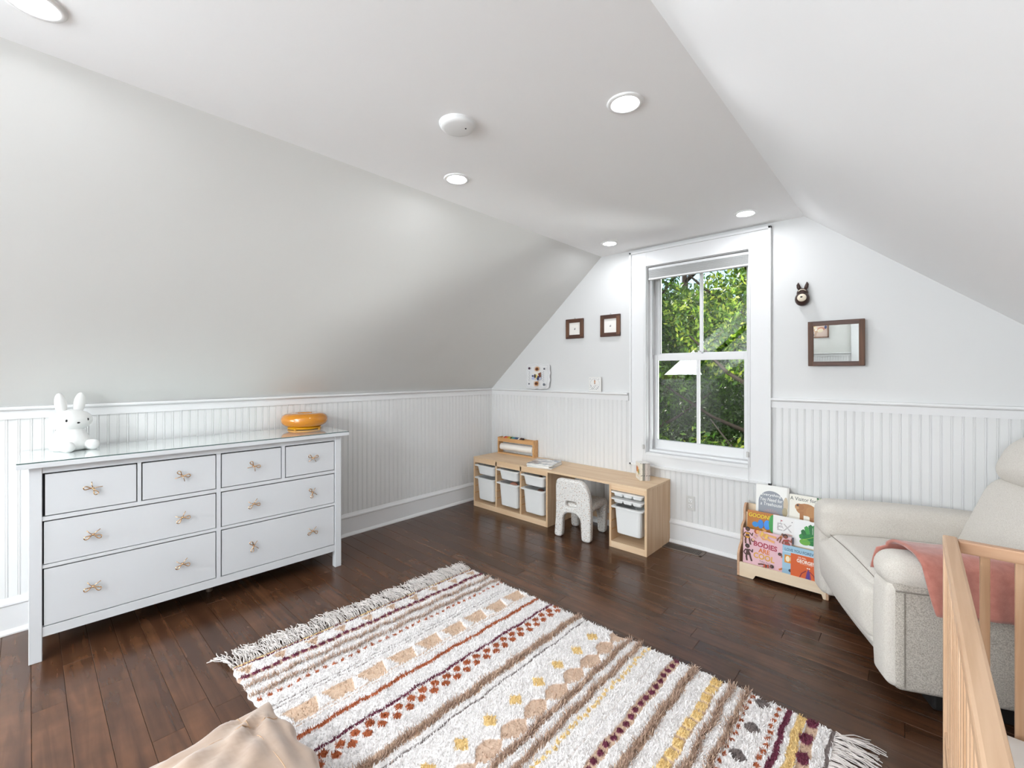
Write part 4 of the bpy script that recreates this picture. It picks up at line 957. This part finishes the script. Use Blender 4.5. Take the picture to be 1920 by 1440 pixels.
# short pile tufts (triangular blades) taking the colour of the pattern beneath
def blades(N_, x, y, base, length, width, col, lean_, name, bend=.5):
    a_ = rng.uniform(0, 2*pi, N_); t_ = rng.uniform(0, 2*pi, N_); ln = length*rng.uniform(.6, 1.2, N_); le = lean_*rng.uniform(.3, 1, N_)
    wx, wy = np.cos(a_)*width/2, np.sin(a_)*width/2; dx, dy = np.cos(t_)*le, np.sin(t_)*le
    hz = np.sqrt(np.maximum(ln**2-le**2, 1e-8))
    p0 = np.stack([x-wx, y-wy, base], 1); p1 = np.stack([x+wx, y+wy, base], 1)
    p2 = np.stack([x+wx*.8+dx*bend*.6, y+wy*.8+dy*bend*.6, base+hz*.6], 1); p3 = np.stack([x-wx*.8+dx*bend*.6, y-wy*.8+dy*bend*.6, base+hz*.6], 1)
    p4 = np.stack([x+dx+wx*.4, y+dy+wy*.4, base+hz], 1); p5 = np.stack([x+dx-wx*.4, y+dy-wy*.4, base+hz], 1)
    Vv = np.stack([p0, p1, p2, p3, p4, p5], 1).reshape(-1, 3); b0 = np.arange(N_)*6
    Ff = np.concatenate([np.stack([b0, b0+1, b0+2, b0+3], 1), np.stack([b0+3, b0+2, b0+4, b0+5], 1)])
    colmesh(name, Vv, Ff, np.concatenate([col, col]).clip(0, 1), rug, M['yarn'], 'stuff')
N_ = 110000; x = rng.uniform(RX0+.01, RX1-.003, N_); y = rng.uniform(RY0+.003, RY1-.003, N_); c, h = rugcol(x, y)
keep = rng.random(N_) < np.where(h > .0105, 1, .25); x, y, c, h = x[keep], y[keep], c[keep], h[keep]; N_ = len(x)
blades(N_, skew(x, y), y, h-.002, .0125, .0038, c*(1+rng.normal(0, .06, (N_, 1))), .009, 'pile_tufts')
xs, ys, ns = [], [], []
for sx, w_, dn in ((-2.143, .009, 2100), (-2.072, .009, 2100), (-1.418, .013, 3600), (-1.092, .010, 2700), (-1.030, .010, 2700), (-.760, .014, 3800), (-.594, .012, 3300), (-.534, .011, 3000)):
    yq = rng.uniform(RY0-.004, RY1+.006, dn); xs.append(sx+rng.normal(0, w_*.6, dn)+.006*np.sin(yq*31+sx*40)); ys.append(yq)
x = np.concatenate(xs); y = np.concatenate(ys); N_ = len(x)
blades(N_, skew(x, y), y, np.full(N_, .008), .025, .0032, np.where(rng.random((N_, 1)) < .75, C['taupe'], C['tan'])*(1+rng.normal(0, .13, (N_, 1))), .021, 'shag_stripes', .9)
# fringes: strands of 3-sided yarn
def fringe(x0, sgn, label, n_t, length, curl):
    Vs, Fs, Cs = [], [], []; b0 = 0
    for i in range(n_t):
        yb = RY0+(RY1-RY0)*(i+.5)/n_t; xb = skew(x0, yb)+sgn*-.004
        ang = rnd.gauss(0, .22); bl = length*rnd.uniform(.85, 1.15)
        if abs(yb-RY1) < .05 and sgn > 0: ang += .1
        for s_ in range(5):
            a_ = ang+rnd.gauss(0, .16); ph = rnd.uniform(0, 6.28); am = curl*rnd.uniform(.4, 1); ll = bl*rnd.uniform(.85, 1.05); nseg = 7; rr = .0023; z0 = .004+rnd.random()*.010; yo = rnd.uniform(-.006, .006); pts = []
            for k in range(nseg+1):
                t = k/nseg; d_ = ll*t; off = am*sin(ph+t*7)*t
                pts.append((xb+sgn*(d_*cos(a_))-off*sin(a_), yb+yo*(1-t)+d_*sin(a_)+off*cos(a_), max(.003, z0*(1-t*.6)+curl*.55*abs(sin(ph+t*6))*(t > .1)+.006*sin(pi*t))))
            for k, p in enumerate(pts):
                for q in range(3):
                    an = 2*pi*q/3; Vs.append((p[0]-sin(a_)*rr*cos(an), p[1]+cos(a_)*rr*cos(an), p[2]+rr*sin(an)))
            for k in range(nseg):
                for q in range(3): Fs.append((b0+k*3+q, b0+k*3+(q+1) % 3, b0+k*3+3+(q+1) % 3, b0+k*3+3+q)); Cs.append(C['w2']*(.93+.1*((i*7+s_) % 5)/5))
            b0 += (nseg+1)*3
    o = colmesh('fringe', np.array(Vs), np.array(Fs), np.array(Cs), rug, M['yarn'], 'stuff'); o['label'] = label
fringe(RX0, -1, 'cream curly knotted fringe at the dresser end', 150, .145, .020); fringe(RX1, 1, 'cream straight fringe at the near end', 130, .130, .006)

# ------------------------------------------------------------------ wall decorations
def picframe(label, x0, x1, z0, z1, dot):
    r_ = root('framed_drawing', label, 'picture', ((x0+x1)/2, YF-.001, z0)); w, h = x1-x0, z1-z0; f_ = .036
    for a in ((-w/2, w/2, h-f_, h), (-w/2, w/2, 0, f_)):
        bm = B(); box(bm, a[0], a[1], -.020, 0, a[2], a[3], bevel=.003); build('frame_bar', bm, M['darkwood'], r_)
    for a in ((-w/2, -w/2+f_), (w/2-f_, w/2)):
        bm = B(); box(bm, a[0], a[1], -.0205, 0, f_*.4, h-f_*.4, bevel=.003); build('frame_bar', bm, M['darkwood_z'], r_)
    bm = B(); box(bm, -w/2+f_, w/2-f_, -.008, -.001, f_, h-f_); build('mount', bm, M['paper'], r_)
    bm = B(); tube(bm, [(-.006, -.006, h), (-.003, -.008, h+.010), (.003, -.008, h+.010), (.006, -.006, h)], .0016, 5); build('hanging_loop', bm, M['vent'], r_)
    a = Art(); cz = h/2-.004
    a.ell(0, cz, .008, .007, '8a8c90', n=12).ell(.003, cz+.008, .004, .005, dot, n=10).ell(-.004, cz-.003, .003, .004, '55575b', n=8); a.make('tiny_drawing', r_, Matrix.Translation((0, -.0082, 0)))
picframe('small square dark wood picture frame, left of the pair', -2.540, -2.340, 1.722, 1.912, '6c6f73'); picframe('small square dark wood picture frame beside the window casing', -2.152, -1.951, 1.721, 1.920, 'b3a9a2')

sb = root('scalloped_board', 'white scalloped board with sunflower artwork leaning on the ledge rail', 'plaque', (-2.885, 3.549, 1.2145), rot=(-.05, 0, 0))
ol = []
for k in range(96):
    a_ = 2*pi*k/96; s_ = (cos(a_)**6+sin(a_)**6)**(1/6); bx, bz = cos(a_)/s_, sin(a_)/s_
    rr = .985-.030*cos(12*a_); ol.append((bx*.158*rr, .138+bz*.132*rr))
plate('board', [ol], .014, .002, M['trim'], sb)
a = Art(); inner = [(x_*.90, .138+(z_-.138)*.90) for x_, z_ in ol]
for p, q in zip(inner, inner[1:]+inner[:1]): a.line([p, q], .0014, '9ba0aa')
for cz in (.212, .062):
    for k in range(18):
        t = 2*pi*k/18; a.poly([(.0+.016*cos(t-.2), cz+.014*sin(t-.2)), (.046*cos(t), cz+.038*sin(t)), (.016*cos(t+.2), cz+.014*sin(t+.2))], 'd08a2a')
    a.ell(0, cz, .019, .014, '5a3426')
a.ell(0, .138, .058, .050, 'dcdde6').poly([(-.062, .172), (-.02, .185), (.04, .182), (.062, .165), (.03, .150), (-.03, .155)], 'e9e4dc').poly([(.018, .165), (.058, .180), (.058, .13), (.04, .125)], '7b4630').ell(-.02, .135, .016, .026, '4d4036').ell(.022, .120, .018, .024, '3a3f63').ell(.004, .140, .010, .02, 'e6cf6f').ell(-.05, .14, .012, .01, '2f3a66').ell(-.012, .112, .014, .012, 'd9c7a4').ell(-.042, .115, .02, .014, 'b5c0de').ell(.05, .115, .014, .012, 'c9cfe3')
for x_, z_, r_, c_ in ((-.100, .220, .013, '4b2f45'), (.100, .214, .010, '3c3e48'), (.102, .055, .014, '6c6f78'), (-.095, .058, .009, '4a4d57')): a.ell(x_, z_, r_, r_, c_)
for k in range(22):
    x_ = -.098+.004*(k % 3) if k % 2 else .098-.005*(k % 4); a.ell(x_, .085+.11*(k/22), .0028, .0035, '4d5160', n=6)
for k in range(8): a.ell(-.06+k*.017, .238 if k % 2 else .232, .002, .002, '555', n=6) if False else a.ell(-.07+k*.02, .030+.003*(k % 2), .0022, .002, '5a5d6a', n=6)
a.make('board_artwork', sb, Matrix.Translation((0, -.0072, 0)))

gc = root('greeting_card', 'small folded line-art card standing on the ledge rail', 'card', (-2.268, 3.560, 1.2145), radians(-4))
bm = B(); box(bm, 0, .135, 0, .001, 0, .135); build('card_front', bm, M['paper'], gc); bm = B(); box(bm, 0, .14, 0, .001, 0, .135, mtx=Matrix.Translation((.134, .0, 0)) @ Matrix.Rotation(radians(172), 4, 'Z')); build('card_back', bm, M['paper'], gc)
a = Art(); a.rect(.004, .131, .004, .131, 'd9d9d8').rect(.006, .129, .006, .129, 'ecebe8')
rim = ellipse(.067, .072, .052, .050, 26)
for p, q in zip(rim, rim[1:]+rim[:1]): a.line([p, q], .0018, '9a9da3')
a.ell(.067, .094, .007, .011, 'c98a5a').ell(.067, .078, .008, .009, 'b89a86').ell(.067, .107, .006, .005, '8d7a6a')
for k in range(26): a.ell(.018+.098*(k*.381 % 1), .018+.045*(k*.737 % 1), .0032, .0024, ('777a80', '9a9ca0', '5b5e66')[k % 3], rot=k, n=8)
for x_ in (.018, .116): a.ell(x_, .118, .004, .004, '8c8f96', n=8)
a.make('card_artwork', gc, Matrix.Translation((0, -.0003, 0)))

dn = root('donkey_head_ornament', 'small dark brown donkey head ornament hung beside the window', 'wall ornament', (-.568, YF, 1.925))
bm = B(); ball(bm, (0, -.035, -.030), 1, .043, .038, .048, seg=24); ball(bm, (0, -.028, .010), 1, .034, .030, .034, seg=20); hd = build('head', bm, M['ceramic'], dn, True)
bm = B(); ball(bm, (.004, -.072, -.026), 1, .027, .012, .026, seg=20); mz = build('muzzle', bm, M['cream'], dn, True)
bm = B(); ball(bm, (.003, -.0845, -.022), 1, .0075, .003, .005, seg=10); build('nostril', bm, M['black'], mz, True)
for s in (-1, 1):
    bm = B(); tube(bm, [(s*.014, -.02, .030), (s*.022, -.022, .052), (s*.026, -.022, .070), (s*.025, -.02, .086)], [.008, .0125, .010, .002], 12); e_ = build('ear', bm, M['ceramic'], dn, True)
bm = B(); tube(bm, [(-.020, -.052, .022), (-.006, -.060, .030), (.012, -.056, .030), (.022, -.046, .022)], .003, 6); build('forelock', bm, M['cream'], dn, True)
bm = B(); ball(bm, (-.02, -.052, .006), .004, seg=8); ball(bm, (.016, -.054, .006), .004, seg=8); build('eye', bm, M['black'], dn, True)

mr_ = root('wall_mirror', 'rustic dark wood framed mirror on the wall right of the window', 'mirror', (-.383, YF-.030, 1.438), rot=(radians(2.15), 0, 0))
w, h, f_ = .300, .297, .030
for nm, a in (('frame_bar', (-w/2, w/2, h-f_, h)), ('frame_bar', (-w/2, w/2, 0, f_))):
    bm = B(); box(bm, a[0], a[1], -.016, .014, a[2], a[3], bevel=.003); build(nm, bm, M['darkwood'], mr_)
for nm, a in (('frame_bar', (-w/2, -w/2+f_)), ('frame_bar', (w/2-f_, w/2))):
    bm = B(); box(bm, a[0], a[1], -.0165, .014, .004, h-.004, bevel=.003); build(nm, bm, M['darkwood_z'], mr_)
bm = B(); box(bm, -w/2+f_-.002, w/2-f_+.002, -.004, .0, f_-.002, h-f_+.002); build('mirror_glass', bm, M['mirror'], mr_)

# framed abstract print on the wall behind the camera, visible only in the mirror
apw = M['darkwood_z']
ap = root('framed_print', 'framed abstract print reflected in the upper left of the mirror', 'picture', (-1.64, YB+.001, 1.535), pi)
for a in ((-.31, .31, .0, .022), (-.31, .31, .468, .49)):
    bm = B(); box(bm, a[0], a[1], -.025, 0, a[2], a[3]); build('frame_bar', bm, apw, ap)
for a in ((-.31, -.288), (.288, .31)):
    bm = B(); box(bm, a[0], a[1], -.025, 0, 0, .49); build('frame_bar', bm, apw, ap)
a = Art(); a.rect(-.29, .29, .02, .47, 'a8958a')
for k in range(46): a.ell(rnd.uniform(-.26, .26), rnd.uniform(.05, .44), rnd.uniform(.015, .05), rnd.uniform(.02, .07), rnd.choice(['3c4468', 'b8b2a6', 'a07040', '6a5a80', '232a48', '98806c', 'b5a890', '9a6450']), rot=rnd.random()*3)
a.make('print_sheet', ap, Matrix.Translation((0, -.004, 0)))

# ------------------------------------------------------------------ garden beyond the window
bm = B(); box(bm, -40, 20, 4.2, 60, -3.2, -3.0); lw = build('lawn', bm, M['grass']); lw['kind'] = 'structure'
G = [np.array(lin(c)) for c in ('42631c', '658f28', '2c4716', '93b23a', '4a7024', 'b2c24a')]
def foliage(name, parent, blobs, density, size, pal, thick=.8):
    Vs, Cs = [], []
    for (cx, cy, cz, rx, ry, rz, nn) in blobs:
        nn = int(nn*density); u = rng.normal(size=(nn, 3)); u /= np.linalg.norm(u, axis=1)[:, None]; rad = rng.uniform(0, 1, (nn, 1))**.45
        lump_ = 1+.25*np.sin(u[:, :1]*7+cx)*np.cos(u[:, 1:2]*6+cz)
        p = np.array([cx, cy, cz])+u*rad*lump_*np.array([rx, ry, rz])
        a_ = rng.normal(size=(nn, 3)); a_ /= np.linalg.norm(a_, axis=1)[:, None]; b_ = np.cross(a_, rng.normal(size=(nn, 3))); b_ /= np.linalg.norm(b_, axis=1)[:, None]
        s_ = size*rng.uniform(.6, 1.3, (nn, 1)); n_ = np.cross(a_, b_)*s_*.12
        Vs.append(np.stack([p-a_*s_, p+b_*s_*.42+n_, p+a_*s_, p-b_*s_*.42+n_], 1).reshape(-1, 3)); Cs.append(np.array([G[i] for i in rng.choice(pal, nn)])*(1+rng.normal(0, .12, (nn, 1))))
    V = np.concatenate(Vs); c_ = np.concatenate(Cs).clip(0, 1); F_ = np.arange(len(V)).reshape(-1, 4)
    colmesh(name, V, F_, c_, parent, M['leaf'], 'stuff')
def tree(label, x, y, h, blobs, dens, size, pal, r=.14, lean_=(0, 0)):
    t = root('tree', label, 'tree', (x, y, -3)); bm = B(); top = Vector((lean_[0], lean_[1], h))
    tube(bm, [(0, 0, 0), (top.x*.3, top.y*.3, h*.35), (top.x*.7, top.y*.7, h*.7), tuple(top)], [r, r*.8, r*.55, r*.2], 10); build('trunk', bm, M['bark'], t, True)
    bm = B()
    for k in range(16):
        z_ = h*(.35+.6*k/16); a_ = k*2.4; L2 = (1.9-1.0*k/16); b_ = Vector((top.x*z_/h, top.y*z_/h, z_))
        tube(bm, [tuple(b_), tuple(b_+Vector((cos(a_)*L2*.5, sin(a_)*L2*.5, .35))), tuple(b_+Vector((cos(a_)*L2, sin(a_)*L2, .9)))], [r*.32, r*.2, r*.07], 6)
    build('branches', bm, M['bark'], t, True); foliage('foliage', t, blobs, dens, size, pal); return t
tree('broadleaf tree seen through the left upper panes', -4.3, 8.6, 6.6, [(0, 0, 5.6, 1.2, 1.2, 1.0, 3800), (-.9, .2, 4.7, 1.0, 1.0, 1.0, 3200), (.7, -.5, 4.4, .9, .9, .7, 2600), (-1.2, .6, 6.6, 1.1, 1.1, .9, 2600), (.5, .4, 6.9, .8, .8, .5, 500)], 1.9, .050, [0, 1, 2, 4])
tree('bright yellow-green tree seen through the right upper panes', -1.35, 7.8, 6.6, [(-0.75, 0, 5.2, 1.0, 1.0, 0.9, 3600), (-0.25, 0.3, 6.2, 0.9, 0.9, 0.8, 2600), (-0.25, 0.2, 4.4, 0.7, 0.7, 0.4, 900), (0.15000000000000002, 0.4, 5.2, 0.8, 0.8, 0.8, 1700), (-1.65, 0, 5.4, 0.35, 0.4, 0.5, 500)], 1.9, .048, [1, 3, 5, 4, 0], lean_=(-.75, .2))
tree('unseen tree added left of the window to dapple the sunlight', -4.6, 5.6, 7.2, [(.3, -.1, 6.3, 1.2, .9, 1.1, 5200), (-.6, .2, 7.3, 1.2, 1.0, 1.1, 4600), (.9, -.2, 5.3, .9, .7, .9, 3600), (-.8, 0, 5.6, 1.0, .9, 1.0, 3000), (-1.6, .4, 8.2, 1.2, 1., 1., 3600)], 1, .075, [0, 1, 2, 4])  # out-of-view foliage placed to block most of the sun at the window
tree('darker tree standing farther back beyond the garden', -5.2, 13.5, 8.5, [(0, 0, 4.0, 2.4, 1.5, 1.5, 7000), (1.9, .3, 4.3, 1.6, 1.3, 1.6, 5200), (-1.8, .3, 5.4, 1.8, 1.3, 1.6, 4600), (.2, 0, 6.1, 1.2, 1.2, .8, 2200), (3.3, 0, 3.6, 1.4, 1.2, 1.6, 3600), (3.9, 0, 5.9, 1.0, 1., 1.2, 2300)], 1, .11, [2, 2, 0, 4], r=.2)
for lb, x_, y_, bl_, pal in (('sunlit low shrub seen through the lower left panes', -3.9, 7.2, [(0, 0, 2.7, 1.0, .9, .9, 4200), (.8, .2, 2.3, .9, .8, .9, 3200), (0, 0, 1.2, 1.2, .9, 1.2, 2500)], [1, 3, 4, 0]), ('leafy shrub seen through the lower right panes', -2.2, 7.0, [(-.2, 0, 2.4, 1.0, .9, 1.0, 5200), (.8, .3, 2.8, .9, .8, .8, 3000), (.2, 0, 1.2, 1.1, .9, 1.2, 2400)], [0, 1, 4, 5]), ('dark shrub mass in the middle of the garden', -3.9, 10.2, [(0, 0, 2.6, 1.9, 1.1, 2.2, 9800), (1.8, .2, 2.9, 1.5, 1., 2.2, 7200), (-1.9, 0, 2.8, 1.4, 1., 2.0, 5600)], [2, 2, 0])):
    t = root('shrub', lb, 'shrub', (x_, y_, -3)); foliage('foliage', t, bl_, 1.6, .052, pal)
    bm = B()
    for k in range(6): tube(bm, [(0, 0, 0), (cos(k*1.05)*.25, sin(k*1.05)*.25, .8), (cos(k*1.05)*.6, sin(k*1.05)*.6, 2.4)], [.03, .02, .008], 6)
    build('stems', bm, M['bark'], t, True)
